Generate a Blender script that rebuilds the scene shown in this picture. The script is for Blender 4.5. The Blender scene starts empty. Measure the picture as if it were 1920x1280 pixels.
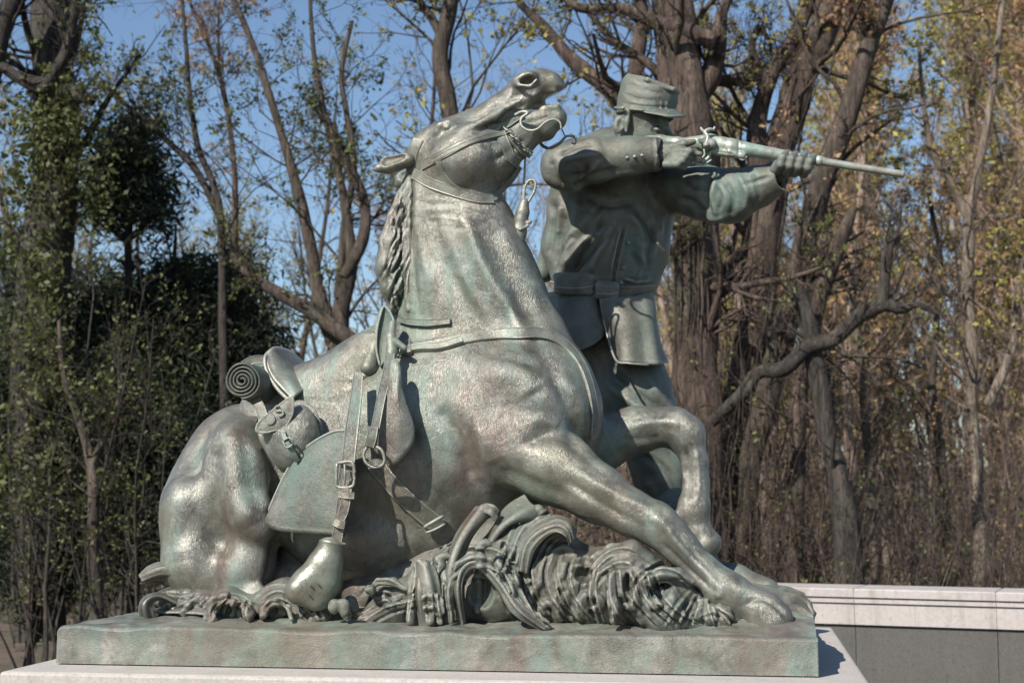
import bpy, bmesh, math, random
import numpy as np
from mathutils import Vector, Matrix
from mathutils.bvhtree import BVHTree
random.seed(7); RNG = np.random.default_rng(7)
SC = bpy.context.scene
COL = SC.collection

# ------------------------------------------------------------------ camera
FPX = 2860.0                                   # focal length in pixels of the 1920 px wide photograph
PITCH = math.atan(289 / FPX)
YAW = math.atan(433 * math.cos(PITCH) / FPX)
CAM = np.array([2.3737, -5.1, 0.584])
FWD = np.array([-math.sin(YAW) * math.cos(PITCH), math.cos(YAW) * math.cos(PITCH), math.sin(PITCH)])
RGT = np.array([math.cos(YAW), math.sin(YAW), 0.0])
UPV = np.cross(RGT, FWD)
cam = bpy.data.cameras.new('camera')
cam.sensor_width = 36; cam.lens = 36 * FPX / 1920
cam.clip_end = 900; cam.clip_start = 0.1
cam.dof.use_dof = True; cam.dof.focus_distance = 5.45; cam.dof.aperture_fstop = 4.2
co = bpy.data.objects.new('camera', cam); COL.objects.link(co)
m = Matrix((Vector(RGT), Vector(UPV), Vector(-FWD))).transposed().to_4x4()
m.translation = Vector(CAM); co.matrix_world = m
SC.camera = co

# ------------------------------------------------------------------ light
SUN_DIR = Vector((0.37, 0.66, -0.62)).normalized()           # the way the light travels
sun_el = math.asin(-SUN_DIR.z)
sun = bpy.data.lights.new('sun', 'SUN'); sun.energy = 5.0; sun.angle = math.radians(0.55)
sun.color = (1.0, 0.94, 0.86)
so = bpy.data.objects.new('sun', sun); COL.objects.link(so)
so.rotation_euler = (-SUN_DIR).to_track_quat('Z', 'Y').to_euler()
W = bpy.data.worlds.new('World'); SC.world = W; W.use_nodes = True
wn = W.node_tree.nodes; wl = W.node_tree.links
sky = wn.new('ShaderNodeTexSky'); sky.sky_type = 'NISHITA'; sky.sun_disc = False
sky.sun_elevation = sun_el
sky.sun_rotation = math.atan2(-SUN_DIR.x, -SUN_DIR.y)
sky.air_density = 1.0; sky.dust_density = 0.3; sky.ozone_density = 3.0; sky.altitude = 50
bg = wn['Background']; bg.inputs['Strength'].default_value = 0.090
wl.new(sky.outputs[0], bg.inputs['Color'])
SC.view_settings.view_transform = 'Standard'
SC.view_settings.look = 'None'; SC.view_settings.gamma = 1
SC.view_settings.exposure = 0.50
SC.cycles.max_bounces = 5; SC.cycles.diffuse_bounces = 3; SC.cycles.glossy_bounces = 3
SC.cycles.sample_clamp_indirect = 4

# ------------------------------------------------------------------ helpers
def P(px, py, Y):
    """world point on the plane Y seen at photograph position px, py"""
    d = FWD * FPX + RGT * (px - 960) + UPV * (640 - py)
    return CAM + d * ((Y - CAM[1]) / d[1])
def S(px, Y):
    """metres for a length of px pixels at depth Y"""
    return px * (Y - CAM[1]) / FPX
def px_of(v):
    d = np.asarray(v) - CAM
    return 960 + FPX * (d @ RGT) / (d @ FWD), 640 - FPX * (d @ UPV) / (d @ FWD)

def link(name, me, mat=None, parent=None, smooth=True):
    o = bpy.data.objects.new(name, me); COL.objects.link(o)
    if mat is not None and not me.materials: me.materials.append(mat)
    if smooth and len(me.polygons): me.polygons.foreach_set('use_smooth', [True] * len(me.polygons))
    if parent is not None: o.parent = parent
    return o
def mesh(name, V, Fc):
    me = bpy.data.meshes.new(name)
    V = np.asarray(V, np.float32)
    if isinstance(Fc, np.ndarray):
        n = len(Fc); k = Fc.shape[1]
        me.vertices.add(len(V)); me.vertices.foreach_set('co', V.ravel())
        me.loops.add(n * k); me.loops.foreach_set('vertex_index', Fc.astype(np.int32).ravel())
        me.polygons.add(n); me.polygons.foreach_set('loop_start', np.arange(0, n * k, k, dtype=np.int32))
        me.update(calc_edges=True)
    else:
        me.from_pydata([tuple(v) for v in V], [], Fc); me.update()
    return me
def tag(o, label=None, cat=None, group=None, kind=None):
    if label: o['label'] = label
    if cat: o['category'] = cat
    if group: o['group'] = group
    if kind: o['kind'] = kind
    return o
def thing(name, label, cat, loc=(0, 0, 0), group=None):
    o = bpy.data.objects.new(name, None); COL.objects.link(o); o.empty_display_size = 0.1
    THINGLOC[o.name] = np.array(loc, float); o.location = loc
    return tag(o, label, cat, group)
THINGLOC = {}
def part(name, V, Fc, mat, parent, smooth=True, label=None):
    """a mesh in world coordinates made a child of parent (kept in place)"""
    V = np.asarray(V, float)
    r = parent
    off = np.zeros(3)
    while r is not None:
        off = off + np.array(r.location); r = r.parent
    o = link(name, mesh(name, V - off, Fc), mat, parent, smooth)
    if label: o['label'] = label
    return o

# ---- signed distance modelling ------------------------------------------------
class SDF:
    def __init__(s, lo, hi, h):
        s.lo = np.array(lo, float); s.h = h
        s.n = np.ceil((np.array(hi) - s.lo) / h).astype(int) + 1
        s.f = np.full(s.n, 0.5, np.float32)
    def _box(s, lo, hi, pad):
        a = np.clip(np.floor((lo - pad - s.lo) / s.h).astype(int), 0, s.n)
        b = np.clip(np.ceil((hi + pad - s.lo) / s.h).astype(int) + 1, 0, s.n)
        if (b <= a).any(): return None
        g = [((np.arange(a[i], b[i]) * s.h + s.lo[i]).astype(np.float32)) for i in range(3)]
        return tuple(slice(a[i], b[i]) for i in range(3)), g[0][:, None, None], g[1][None, :, None], g[2][None, None, :]
    def _mix(s, sl, d, k, op):
        f = s.f[sl]
        if op == 'add':
            if k > 0:
                t = np.clip(k - np.abs(f - d), 0, None) / k
                s.f[sl] = np.minimum(f, d) - t * t * k * 0.25
            else: s.f[sl] = np.minimum(f, d)
        else:
            d = -d
            if k > 0:
                t = np.clip(k - np.abs(f - d), 0, None) / k
                s.f[sl] = np.maximum(f, d) + t * t * k * 0.25
            else: s.f[sl] = np.maximum(f, d)
    def cone(s, a, b, ra, rb, k=0.03, op='add', sy=1.0):
        a = np.asarray(a, float); b = np.asarray(b, float)
        R = max(ra, rb) * max(1, sy)
        q = s._box(np.minimum(a, b) - R, np.maximum(a, b) + R, k + 2 * s.h)
        if q is None: return
        sl, X, Y, Z = q
        ab = (b - a); i = 1.0 / sy
        X0 = X - a[0]; Y0 = (Y - a[1]) * i; Z0 = Z - a[2]; ab = np.array([ab[0], ab[1] * i, ab[2]])
        t = np.clip((X0 * ab[0] + Y0 * ab[1] + Z0 * ab[2]) / max(ab @ ab, 1e-9), 0, 1)
        d = np.sqrt((X0 - t * ab[0]) ** 2 + (Y0 - t * ab[1]) ** 2 + (Z0 - t * ab[2]) ** 2) - (ra + (rb - ra) * t)
        if sy < 1: d = d * (sy ** 0.5)
        s._mix(sl, d.astype(np.float32), k, op)
    def chain(s, pts, k=0.03, op='add', sy=1.0):
        """pts: (px, py, Y, radius in px)"""
        W3 = [(P(*p[:3]), S(p[3], p[2])) for p in pts]
        if len(W3) == 1: W3 = W3 * 2
        for (a, ra), (b, rb) in zip(W3[:-1], W3[1:]): s.cone(a, b, ra, rb, k, op, sy)
    def ell(s, px, py, Y, rx, rz, ry, ang=0, k=0.03, op='add', yaw=0):
        """ellipsoid, radii in px, ang: turn in the picture plane in degrees"""
        c = P(px, py, Y); q1 = S(1, Y); r = np.array([rx * q1, ry * q1, rz * q1])
        R = r.max()
        q = s._box(c - R, c + R, k + 2 * s.h)
        if q is None: return
        sl, X, Yg, Z = q
        X = X - c[0]; Yg = Yg - c[1]; Z = Z - c[2]
        ca, sa = math.cos(math.radians(ang)), math.sin(math.radians(ang))
        if yaw:
            cy, sy_ = math.cos(math.radians(yaw)), math.sin(math.radians(yaw))
            X, Yg = X * cy + Yg * sy_, -X * sy_ + Yg * cy
        U = X * ca + Z * sa; V = -X * sa + Z * ca
        k0 = np.sqrt((U / r[0]) ** 2 + (Yg / r[1]) ** 2 + (V / r[2]) ** 2)
        k1 = np.sqrt((U / r[0] ** 2) ** 2 + (Yg / r[1] ** 2) ** 2 + (V / r[2] ** 2) ** 2) + 1e-9
        d = k0 * (k0 - 1) / k1
        s._mix(sl, d.astype(np.float32), k, op)
    def ripple(s, fn):
        """add a displacement fn(X, Y, Z) in metres (positive is outward) near the surface"""
        idx = np.nonzero(np.abs(s.f) < 0.05)
        X = idx[0] * s.h + s.lo[0]; Y = idx[1] * s.h + s.lo[1]; Z = idx[2] * s.h + s.lo[2]
        s.f[idx] -= fn(X, Y, Z).astype(np.float32)
    def blur(s, n=1):
        for _ in range(n):
            for ax in range(3):
                f = s.f; g = f.copy()
                a = [slice(None)] * 3; b = [slice(None)] * 3; c = [slice(None)] * 3
                a[ax] = slice(1, -1); b[ax] = slice(0, -2); c[ax] = slice(2, None)
                g[tuple(a)] = 0.5 * f[tuple(a)] + 0.25 * (f[tuple(b)] + f[tuple(c)])
                s.f = g
    def nets(s):
        """surface nets: returns vertices and quads"""
        f = s.f; f[0] = f[-1] = 0.5; f[:, 0] = f[:, -1] = 0.5; f[:, :, 0] = f[:, :, -1] = 0.5
        ins = f < 0
        nx, ny, nz = f.shape
        cnt = np.zeros((nx - 1, ny - 1, nz - 1), np.uint8)
        for dx in (0, 1):
            for dy in (0, 1):
                for dz in (0, 1):
                    cnt += ins[dx:nx - 1 + dx, dy:ny - 1 + dy, dz:nz - 1 + dz]
        act = (cnt > 0) & (cnt < 8)
        I = np.argwhere(act)
        num = np.full(act.shape, -1, np.int64); num[act] = np.arange(len(I))
        acc = np.zeros((len(I), 3)); c = np.zeros(len(I))
        for ax in range(3):
            o1, o2 = [(1, 2), (0, 2), (0, 1)][ax]
            for u in (0, 1):
                for v in (0, 1):
                    A = I.copy(); A[:, o1] += u; A[:, o2] += v
                    B = A.copy(); B[:, ax] += 1
                    fa = f[A[:, 0], A[:, 1], A[:, 2]]; fb = f[B[:, 0], B[:, 1], B[:, 2]]
                    m_ = (fa < 0) != (fb < 0)
                    t = np.where(m_, fa / np.where(fa == fb, 1, fa - fb), 0)
                    Pn = A.astype(float); Pn[:, ax] += t
                    acc[m_] += Pn[m_]; c[m_] += 1
        V = acc / c[:, None] * s.h + s.lo
        quads = []
        for ax in range(3):
            o1, o2 = [(1, 2), (2, 0), (0, 1)][ax]
            sl0 = [slice(None)] * 3; sl1 = [slice(None)] * 3
            sl0[ax] = slice(0, -1); sl1[ax] = slice(1, None)
            a = ins[tuple(sl0)]; b = ins[tuple(sl1)]
            E = np.argwhere(a != b)
            E = E[(E[:, o1] > 0) & (E[:, o2] > 0)]
            fl = ins[E[:, 0], E[:, 1], E[:, 2]]
            def cell(du, dv):
                Q = E.copy(); Q[:, o1] -= du; Q[:, o2] -= dv
                Q = np.minimum(Q, np.array(act.shape) - 1)
                return num[Q[:, 0], Q[:, 1], Q[:, 2]]
            q = np.stack([cell(1, 1), cell(0, 1), cell(0, 0), cell(1, 0)], 1)
            q[~fl] = q[~fl][:, ::-1]
            quads.append(q[(q >= 0).all(1)])
        return V, np.concatenate(quads)

def relax(V, Q, it=2, lam=0.5):
    n = len(V)
    for _ in range(it):
        acc = np.zeros_like(V); c = np.zeros(n)
        for i in range(4):
            a = Q[:, i]; b = Q[:, (i + 1) % 4]
            for k_ in range(3):
                acc[:, k_] += np.bincount(a, V[b, k_], n) + np.bincount(b, V[a, k_], n)
            c += np.bincount(a, minlength=n) + np.bincount(b, minlength=n)
        V = V + lam * (acc / np.maximum(c, 1)[:, None] - V)
    return V
def vnormals(V, Q):
    fn = np.cross(V[Q[:, 2]] - V[Q[:, 0]], V[Q[:, 3]] - V[Q[:, 1]])
    N = np.zeros_like(V)
    for i in range(4):
        for k_ in range(3): N[:, k_] += np.bincount(Q[:, i], fn[:, k_], len(V))
    return N / np.maximum(np.linalg.norm(N, axis=1, keepdims=True), 1e-12)

def brush(V, Q, strokes, warp=0.0):
    """sculpting strokes: (px points, half width px, height m, farthest Y) raise or lower the near surface"""
    V = V.copy(); N = vnormals(V, Q)
    d = V - CAM; dep = d @ FWD
    px = 960 + FPX * (d @ RGT) / dep; py = 640 - FPX * (d @ UPV) / dep
    if warp:
        px = px + warp * (snoise(V, 9, 71) + .5 * snoise(V, 24, 72)); py = py + warp * (snoise(V, 9, 73) + .5 * snoise(V, 24, 74))
    fac = np.clip(-(N * d).sum(1) / np.linalg.norm(d, axis=1) * 2.5, 0, 1)
    A = np.zeros(len(V))
    for st in strokes:
        pts, w, amp = st[:3]; ymax = st[3] if len(st) > 3 else 9; sharp = st[4] if len(st) > 4 else 2
        c = crom(pts, 5); best = np.full(len(V), 1e9); tb = np.zeros(len(V))
        sel = np.nonzero((px > c[:, 0].min() - 3 * w) & (px < c[:, 0].max() + 3 * w) & (py > c[:, 1].min() - 3 * w) & (py < c[:, 1].max() + 3 * w) & (fac > 0) & (V[:, 1] < ymax))[0]
        if not len(sel): continue
        x, y = px[sel], py[sel]; b = np.full(len(sel), 1e9); tt = np.zeros(len(sel))
        for i in range(len(c) - 1):
            ab = c[i + 1] - c[i]; t = np.clip(((x - c[i, 0]) * ab[0] + (y - c[i, 1]) * ab[1]) / max(ab @ ab, 1e-9), 0, 1)
            q = np.hypot(x - c[i, 0] - t * ab[0], y - c[i, 1] - t * ab[1]); m_ = q < b
            b = np.where(m_, q, b); tt = np.where(m_, (i + t) / (len(c) - 1), tt)
        tap = np.clip(np.minimum(tt, 1 - tt) * 6 + .35, 0, 1)
        A[sel] += amp * np.exp(-(b / w) ** sharp) * tap
    V += N * (A * fac)[:, None]
    return V

def snoise(V, sc, seed=0, n=7):
    """cheap smooth noise in -1..1 by summed sines"""
    r = np.random.default_rng(seed); out = np.zeros(len(V))
    for i in range(n):
        d = r.normal(size=3); d /= np.linalg.norm(d)
        w = sc * r.uniform(0.7, 1.6)
        ph = r.uniform(0, 6.28)
        d2 = r.normal(size=3); d2 /= np.linalg.norm(d2)
        out += np.sin((V @ d) * w + ph + 1.3 * np.sin((V @ d2) * w * 0.6 + ph * 2))
    return out / n * 1.6

def crom(pts, n):
    """Catmull-Rom through pts, n samples per span"""
    p = np.asarray(pts, float)
    if len(p) == 2: return p[0] + (p[1] - p[0]) * np.linspace(0, 1, n + 1)[:, None]
    q = np.vstack([2 * p[0] - p[1], p, 2 * p[-1] - p[-2]])
    t = np.linspace(0, 1, n, endpoint=False)[:, None]
    out = []
    for i in range(len(p) - 1):
        a, b, c, d = q[i:i + 4]
        out.append(0.5 * (2 * b + (c - a) * t + (2 * a - 5 * b + 4 * c - d) * t ** 2 + (3 * b - a - 3 * c + d) * t ** 3))
    out.append(p[-1:])
    return np.vstack(out)

def tubes(Pt, R, k=5, cap=False):
    """Pt (N,m,3), R (N,m): tubes as one vertex and face array"""
    Pt = np.asarray(Pt, float); N, m_, _ = Pt.shape
    T = np.gradient(Pt, axis=1); T /= np.maximum(np.linalg.norm(T, axis=2, keepdims=True), 1e-9)
    ref = np.where(np.abs(T[:, :1, 2:3]).repeat(3, 2) > 0.8, np.array([1., 0, 0]), np.array([0, 0, 1.]))
    U = np.cross(T, np.broadcast_to(ref, T.shape)); U /= np.maximum(np.linalg.norm(U, axis=2, keepdims=True), 1e-9)
    Wd = np.cross(T, U)
    an = np.arange(k) * 2 * math.pi / k
    V = Pt[:, :, None] + R[:, :, None, None] * (U[:, :, None] * np.cos(an)[None, None, :, None] + Wd[:, :, None] * np.sin(an)[None, None, :, None])
    V = V.reshape(-1, 3)
    i = np.arange(N)[:, None, None] * m_ * k + np.arange(m_ - 1)[None, :, None] * k
    j = np.arange(k)[None, None, :]; j2 = (j + 1) % k
    Fq = np.stack([i + j, i + j2, i + k + j2, i + k + j], -1).reshape(-1, 4)
    return V, Fq
def cat(parts_):
    Vs, Fs, o = [], [], 0
    for V, Fq in parts_:
        Vs.append(V); Fs.append(np.asarray(Fq) + o); o += len(V)
    return np.vstack(Vs), np.vstack(Fs)
def tube1(pts, r, k=8, n=6):
    """one closed-ended round bar through world points"""
    c = crom(pts, n); rr = np.interp(np.linspace(0, 1, len(c)), np.linspace(0, 1, len(np.atleast_1d(r))), np.atleast_1d(r))
    T = c[1] - c[0]; e = 0.5 * rr[0] * T / np.linalg.norm(T)
    T2 = c[-1] - c[-2]; e2 = 0.5 * rr[-1] * T2 / np.linalg.norm(T2)
    c = np.vstack([c[0] - e, c[0], c[1:-1], c[-1], c[-1] + e2]); rr = np.concatenate([[rr[0] * 0.02], rr, [rr[-1] * 0.02]])
    return tubes(c[None], rr[None], k)

def grid_faces(a, b, close_b=False):
    i = np.arange(a - 1)[:, None]; j = np.arange(b if close_b else b - 1)[None, :]
    j2 = (j + 1) % b
    return np.stack([i * b + j, i * b + j2, (i + 1) * b + j2, (i + 1) * b + j], -1).reshape(-1, 4)

def ray(bvh, px, py):
    d = FWD * FPX + RGT * (px - 960) + UPV * (640 - py)
    loc, nor, _, _ = bvh.ray_cast(Vector(CAM), Vector(d).normalized())
    return (np.array(loc), np.array(nor)) if loc is not None else (None, None)

def ribbon(name, pts, w, th, mat, parent, bvh=None, off=0.002, n=8, nor=None, taper=None, label=None, smooth_it=6):
    """a strap: pts (px,py) lie on bvh as seen, (px,py,Y) hang free; w width px; th thickness m"""
    full = [(p[0], p[1], p[2] if len(p) > 2 else -9.0) for p in pts]
    c = crom(np.array([[p[0], p[1]] for p in full]), n)
    flag = np.repeat([p[2] for p in full], n)[:len(c)] if False else None
    Ys = np.array([p[2] for p in full]); tt = np.linspace(0, len(full) - 1, len(c))
    pos = np.zeros((len(c), 3)); ok = np.zeros(len(c), bool); N = np.zeros((len(c), 3))
    for i, (x, y) in enumerate(c):
        a = int(min(tt[i], len(full) - 2)); free = Ys[a] > -8 and Ys[a + 1] > -8
        if free:
            Y = Ys[a] + (Ys[a + 1] - Ys[a]) * (tt[i] - a)
            pos[i] = P(x, y, Y); ok[i] = True; N[i] = (CAM - pos[i]) / np.linalg.norm(CAM - pos[i])
        elif bvh is not None:
            l, nn = ray(bvh, x, y)
            if l is not None: pos[i] = l; N[i] = nn; ok[i] = True
    ids = np.nonzero(ok)[0]
    if len(ids) == 0: return None
    Yf = np.interp(np.arange(len(c)), ids, pos[ids, 1])
    for i in range(len(c)):
        if not ok[i]:
            pos[i] = P(c[i, 0], c[i, 1], Yf[i]); N[i] = N[ids[np.argmin(abs(ids - i))]]
    vd = (CAM - pos); vd /= np.linalg.norm(vd, axis=1, keepdims=True)
    for _ in range(smooth_it):
        N[1:-1] = (N[:-2] + N[1:-1] * 2 + N[2:]) / 4
        dpt = ((pos - CAM) * FWD).sum(1); d2 = dpt.copy(); d2[1:-1] = (dpt[:-2] + 2 * dpt[1:-1] + dpt[2:]) / 4
        pos = CAM + (pos - CAM) * (d2 / dpt)[:, None]
    if nor is not None: N[:] = nor
    N = N + 0.25 * vd
    N /= np.linalg.norm(N, axis=1, keepdims=True)
    T = np.gradient(pos, axis=0); T /= np.linalg.norm(T, axis=1, keepdims=True)
    B = np.cross(T, N); B /= np.linalg.norm(B, axis=1, keepdims=True); N = np.cross(B, T)
    hw = w * (pos[:, 1] - CAM[1]) / FPX / 2
    if taper is not None: hw = hw * np.interp(np.linspace(0, 1, len(c)), np.linspace(0, 1, len(taper)), taper)
    hw = hw[:, None]
    pos = pos + N * off
    prof = [(-1, -1.2), (-1, .55), (-.9, 1), (-.72, .8), (.72, .8), (.9, 1), (1, .55), (1, -1.2)]
    V = np.stack([pos + B * hw * a + N * th * b for a, b in prof], 1)
    k = len(prof); Fq = grid_faces(len(c), k, True)
    Fl = [tuple(f) for f in Fq] + [tuple(range(k))[::-1], tuple((len(c) - 1) * k + j for j in range(k))]
    o = part(name, V.reshape(-1, 3), Fl, mat, parent, smooth=False, label=label)
    o.data.polygons.foreach_set('use_smooth', [False] * len(o.data.polygons))
    return o

def inpoly(x, y, poly):
    c = np.zeros(x.shape, bool); n = len(poly)
    for i in range(n):
        x1, y1 = poly[i]; x2, y2 = poly[(i + 1) % n]
        if y1 == y2: continue
        c ^= ((y1 > y) != (y2 > y)) & (x < (x2 - x1) * (y - y1) / (y2 - y1) + x1)
    return c
def plate(name, outline, Yf, th, mat, parent, bulge=0.0, n=6, rings=8, label=None, rim=0.0, closed_n=True, edge=2.2):
    """a thick shaped sheet: outline in px, Yf(px,py)->Y of its mid surface, bulge towards the viewer"""
    o_ = np.asarray(list(outline) + [outline[0]], float)
    q = np.vstack([o_[-2], o_, o_[1]])
    out = []
    t = np.linspace(0, 1, n, endpoint=False)[:, None]
    for i in range(len(o_) - 1):
        a, b, c, d = q[i:i + 4]
        out.append(0.5 * (2 * b + (c - a) * t + (2 * a - 5 * b + 4 * c - d) * t ** 2 + (3 * b - a - 3 * c + d) * t ** 3))
    ol = np.vstack(out); cen = ol.mean(0); m_ = len(ol)
    ss = np.concatenate([[0.001], np.linspace(0.12, 1, rings) ** 0.8])
    V = []
    for side in (0, 1):
        for s_ in (ss if side == 0 else ss[::-1]):
            for p in ol:
                x, y = cen + (p - cen) * s_
                Y = Yf(x, y)
                b = bulge * (1 - s_ ** edge) + (rim if side == 0 and s_ > 0.93 else 0)
                V.append(P(x, y, Y - (b + th / 2 if side == 0 else b * 0.3 - th / 2)))
    Fq = grid_faces(2 * len(ss), m_, True)
    return part(name, V, Fq, mat, parent, label=label)

def loft(name, curves, th, mat, parent, nu=8, nv=8, ridges=0, amp=0.004, seed=0, label=None):
    """surface through several rail curves (each a list of (px,py,Y)), given thickness and fluting"""
    C3 = [crom([P(*p) for p in c], nu) for c in curves]
    A = np.stack(C3)                                       # (rails, nu, 3)
    G = np.stack([crom(A[:, j], nv) for j in range(A.shape[1])], 1)   # (v, u, 3)
    v, u, _ = G.shape
    du = np.gradient(G, axis=1); dv = np.gradient(G, axis=0)
    N = np.cross(du, dv); N /= np.maximum(np.linalg.norm(N, axis=2, keepdims=True), 1e-9)
    if ridges:
        vv = np.linspace(0, 1, v)[:, None]; uu = np.linspace(0, 1, u)[None, :]
        w = np.sin(vv * ridges * 6.283 + 1.7 * np.sin(uu * 4 + seed)) + 0.5 * np.sin(vv * ridges * 11.7 + 2.5 * uu + seed)
        G = G + N * (w * amp)[:, :, None]
    edge = np.minimum(1, 0.35 + 3.0 * np.minimum(np.linspace(0, 1, v), 1 - np.linspace(0, 1, v)))[:, None, None]
    A_ = (G + N * th * edge / 2).reshape(-1, 3); B_ = (G - N * th * edge / 2).reshape(-1, 3)
    f = grid_faces(v, u); nA = v * u
    Fs = [f, (f + nA)[:, ::-1]]
    i = np.arange(u - 1); r0 = np.stack([i, i + nA, i + 1 + nA, i + 1], 1); Fs.append(r0)
    b0 = (v - 1) * u; Fs.append(np.stack([b0 + i, b0 + i + 1, b0 + i + 1 + nA, b0 + i + nA], 1))
    j = np.arange(v - 1) * u; Fs.append(np.stack([j, j + u, j + u + nA, j + nA], 1))
    j2 = j + u - 1; Fs.append(np.stack([j2, j2 + nA, j2 + u + nA, j2 + u], 1))
    return part(name, np.vstack([A_, B_]), np.vstack(Fs), mat, parent, label=label)

# ------------------------------------------------------------------ materials
class NT:
    def __init__(s, name):
        s.m = bpy.data.materials.new(name); s.m.use_nodes = True
        s.n = s.m.node_tree.nodes; s.l = s.m.node_tree.links
        s.b = s.n['Principled BSDF']; s.out = s.n['Material Output']
        s.tc = s.n.new('ShaderNodeTexCoord'); s.geo = s.n.new('ShaderNodeNewGeometry')
    def vec(s, scale=(1, 1, 1)):
        mp = s.n.new('ShaderNodeMapping'); mp.inputs['Scale'].default_value = scale
        s.l.new(s.geo.outputs['Position'], mp.inputs['Vector']); return mp.outputs[0]
    def noise(s, sc, detail=5, rough=0.55, vec=None, dist=0.0):
        t = s.n.new('ShaderNodeTexNoise'); t.inputs['Scale'].default_value = sc
        t.inputs['Detail'].default_value = detail; t.inputs['Roughness'].default_value = rough
        t.inputs['Distortion'].default_value = dist
        s.l.new(vec if vec is not None else s.vec(), t.inputs['Vector']); return t.outputs['Fac']
    def ramp(s, fac, stops):
        r = s.n.new('ShaderNodeValToRGB'); e = r.color_ramp.elements
        while len(e) < len(stops): e.new(0.5)
        for el, (p, c) in zip(e, stops):
            el.position = p; el.color = (*c, 1) if not isinstance(c, (int, float)) else (c, c, c, 1)
        s.l.new(fac, r.inputs[0]); return r.outputs[0]
    def mix(s, fac, a, b, mode='MIX'):
        x = s.n.new('ShaderNodeMix'); x.data_type = 'RGBA'; x.blend_type = mode
        for k_, v in ((0, fac), (6, a), (7, b)):
            if isinstance(v, (int, float)): x.inputs[k_].default_value = v
            elif isinstance(v, tuple): x.inputs[k_].default_value = (*v, 1)
            else: s.l.new(v, x.inputs[k_])
        return x.outputs[2]
    def math(s, op, a, b=0.0):
        x = s.n.new('ShaderNodeMath'); x.operation = op
        for i, v in enumerate((a, b)):
            if isinstance(v, (int, float)): x.inputs[i].default_value = v
            else: s.l.new(v, x.inputs[i])
        return x.outputs[0]
    def set(s, name, v):
        if isinstance(v, (int, float)): s.b.inputs[name].default_value = v
        elif isinstance(v, tuple): s.b.inputs[name].default_value = (*v, 1)
        else: s.l.new(v, s.b.inputs[name])
    def bump(s, h, strength=0.5, dist=0.01, prev=None):
        b = s.n.new('ShaderNodeBump'); b.inputs['Strength'].default_value = strength
        b.inputs['Distance'].default_value = dist; s.l.new(h, b.inputs['Height'])
        if prev is not None: s.l.new(prev, b.inputs['Normal'])
        s.l.new(b.outputs[0], s.b.inputs['Normal']); return b.outputs[0]

def bronze(name, green=0.5, brown=0.35, hair=1.0, dark=1.0, rough=0.40, metal=0.6, grain=(1, 1, 1)):
    t = NT(name)
    n1 = t.noise(3.2, 6, 0.6, dist=0.6); n2 = t.noise(9, 6, 0.65, dist=0.4); n3 = t.noise(38, 5, 0.7)
    st = t.noise(11, 6, 0.6, vec=t.vec((1.0, 1.0, 0.10)), dist=0.25)           # rain streaks run down
    base = t.ramp(n2, [(0.28, (0.092 * dark, 0.092 * dark, 0.076 * dark)), (0.5, (0.200 * dark, 0.196 * dark, 0.166 * dark)),
                       (0.72, (0.350 * dark, 0.338 * dark, 0.295 * dark))])
    gr = t.ramp(t.math('ADD', t.math('MULTIPLY', n1, 0.5), t.math('MULTIPLY', st, 0.5)), [(0.60 - 0.17 * green - 0.04, 0.0), (0.72 - 0.15 * green, 1.0)])
    c = t.mix(t.math('MULTIPLY', gr, 0.75), base, (0.165 * dark, 0.270 * dark, 0.225 * dark))
    br = t.ramp(t.noise(2.6, 5, 0.6, vec=t.vec((1.3, 1, 0.8)), dist=0.8), [(0.50, 0.0), (0.68, 1.0)])
    c = t.mix(t.math('MULTIPLY', br, brown), c, (0.180 * dark, 0.115 * dark, 0.095 * dark))
    ol = t.ramp(t.noise(1.9, 4, 0.6), [(0.48, 0.0), (0.62, 1.0)])
    c = t.mix(t.math('MULTIPLY', ol, 0.3), c, (0.215 * dark, 0.200 * dark, 0.130 * dark))
    # wear: raised edges bare; hollows coloured darker
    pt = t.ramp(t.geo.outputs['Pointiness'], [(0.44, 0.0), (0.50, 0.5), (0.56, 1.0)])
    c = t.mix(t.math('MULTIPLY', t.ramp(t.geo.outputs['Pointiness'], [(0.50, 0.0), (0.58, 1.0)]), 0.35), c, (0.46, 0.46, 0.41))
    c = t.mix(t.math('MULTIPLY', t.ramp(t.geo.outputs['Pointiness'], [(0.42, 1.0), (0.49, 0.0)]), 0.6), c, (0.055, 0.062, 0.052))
    sp = t.ramp(n3, [(0.36, 1.0), (0.45, 0.0)])
    c = t.mix(t.math('MULTIPLY', sp, 0.35), c, (0.07, 0.08, 0.065))
    t.set('Base Color', c)
    t.set('Metallic', t.ramp(gr, [(0.0, metal), (1.0, metal * 0.45)]))
    t.set('Roughness', t.math('ADD', t.math('MULTIPLY', n2, 0.22), t.math('ADD', t.math('MULTIPLY', gr, 0.14), rough - 0.13)))
    mask = t.ramp(t.noise(4.5, 3, 0.5), [(0.36, 0.5), (0.60, 1.0)])
    h1 = t.math('MULTIPLY', t.noise(78, 6, 0.64, vec=t.vec(grain), dist=2.6), mask)
    h3 = t.noise(150, 3, 0.5, vec=t.vec((1, 1, .35)), dist=1.0)
    h2 = t.noise(15, 4, 0.55, dist=0.6)
    b = t.bump(h2, 0.30, 0.012)
    b = t.bump(h3, 0.16 * hair, 0.0025, b)
    t.bump(h1, 0.62 * hair, 0.0058, b)
    return t.m
M = {}
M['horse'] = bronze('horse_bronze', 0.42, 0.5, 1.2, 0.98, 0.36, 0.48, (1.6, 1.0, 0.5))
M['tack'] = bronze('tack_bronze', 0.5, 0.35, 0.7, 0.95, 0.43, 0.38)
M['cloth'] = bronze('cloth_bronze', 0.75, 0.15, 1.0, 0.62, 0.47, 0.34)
M['ground'] = bronze('ground_bronze', 0.85, 0.6, 1.1, 1.0, 0.50, 0.28)
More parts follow.
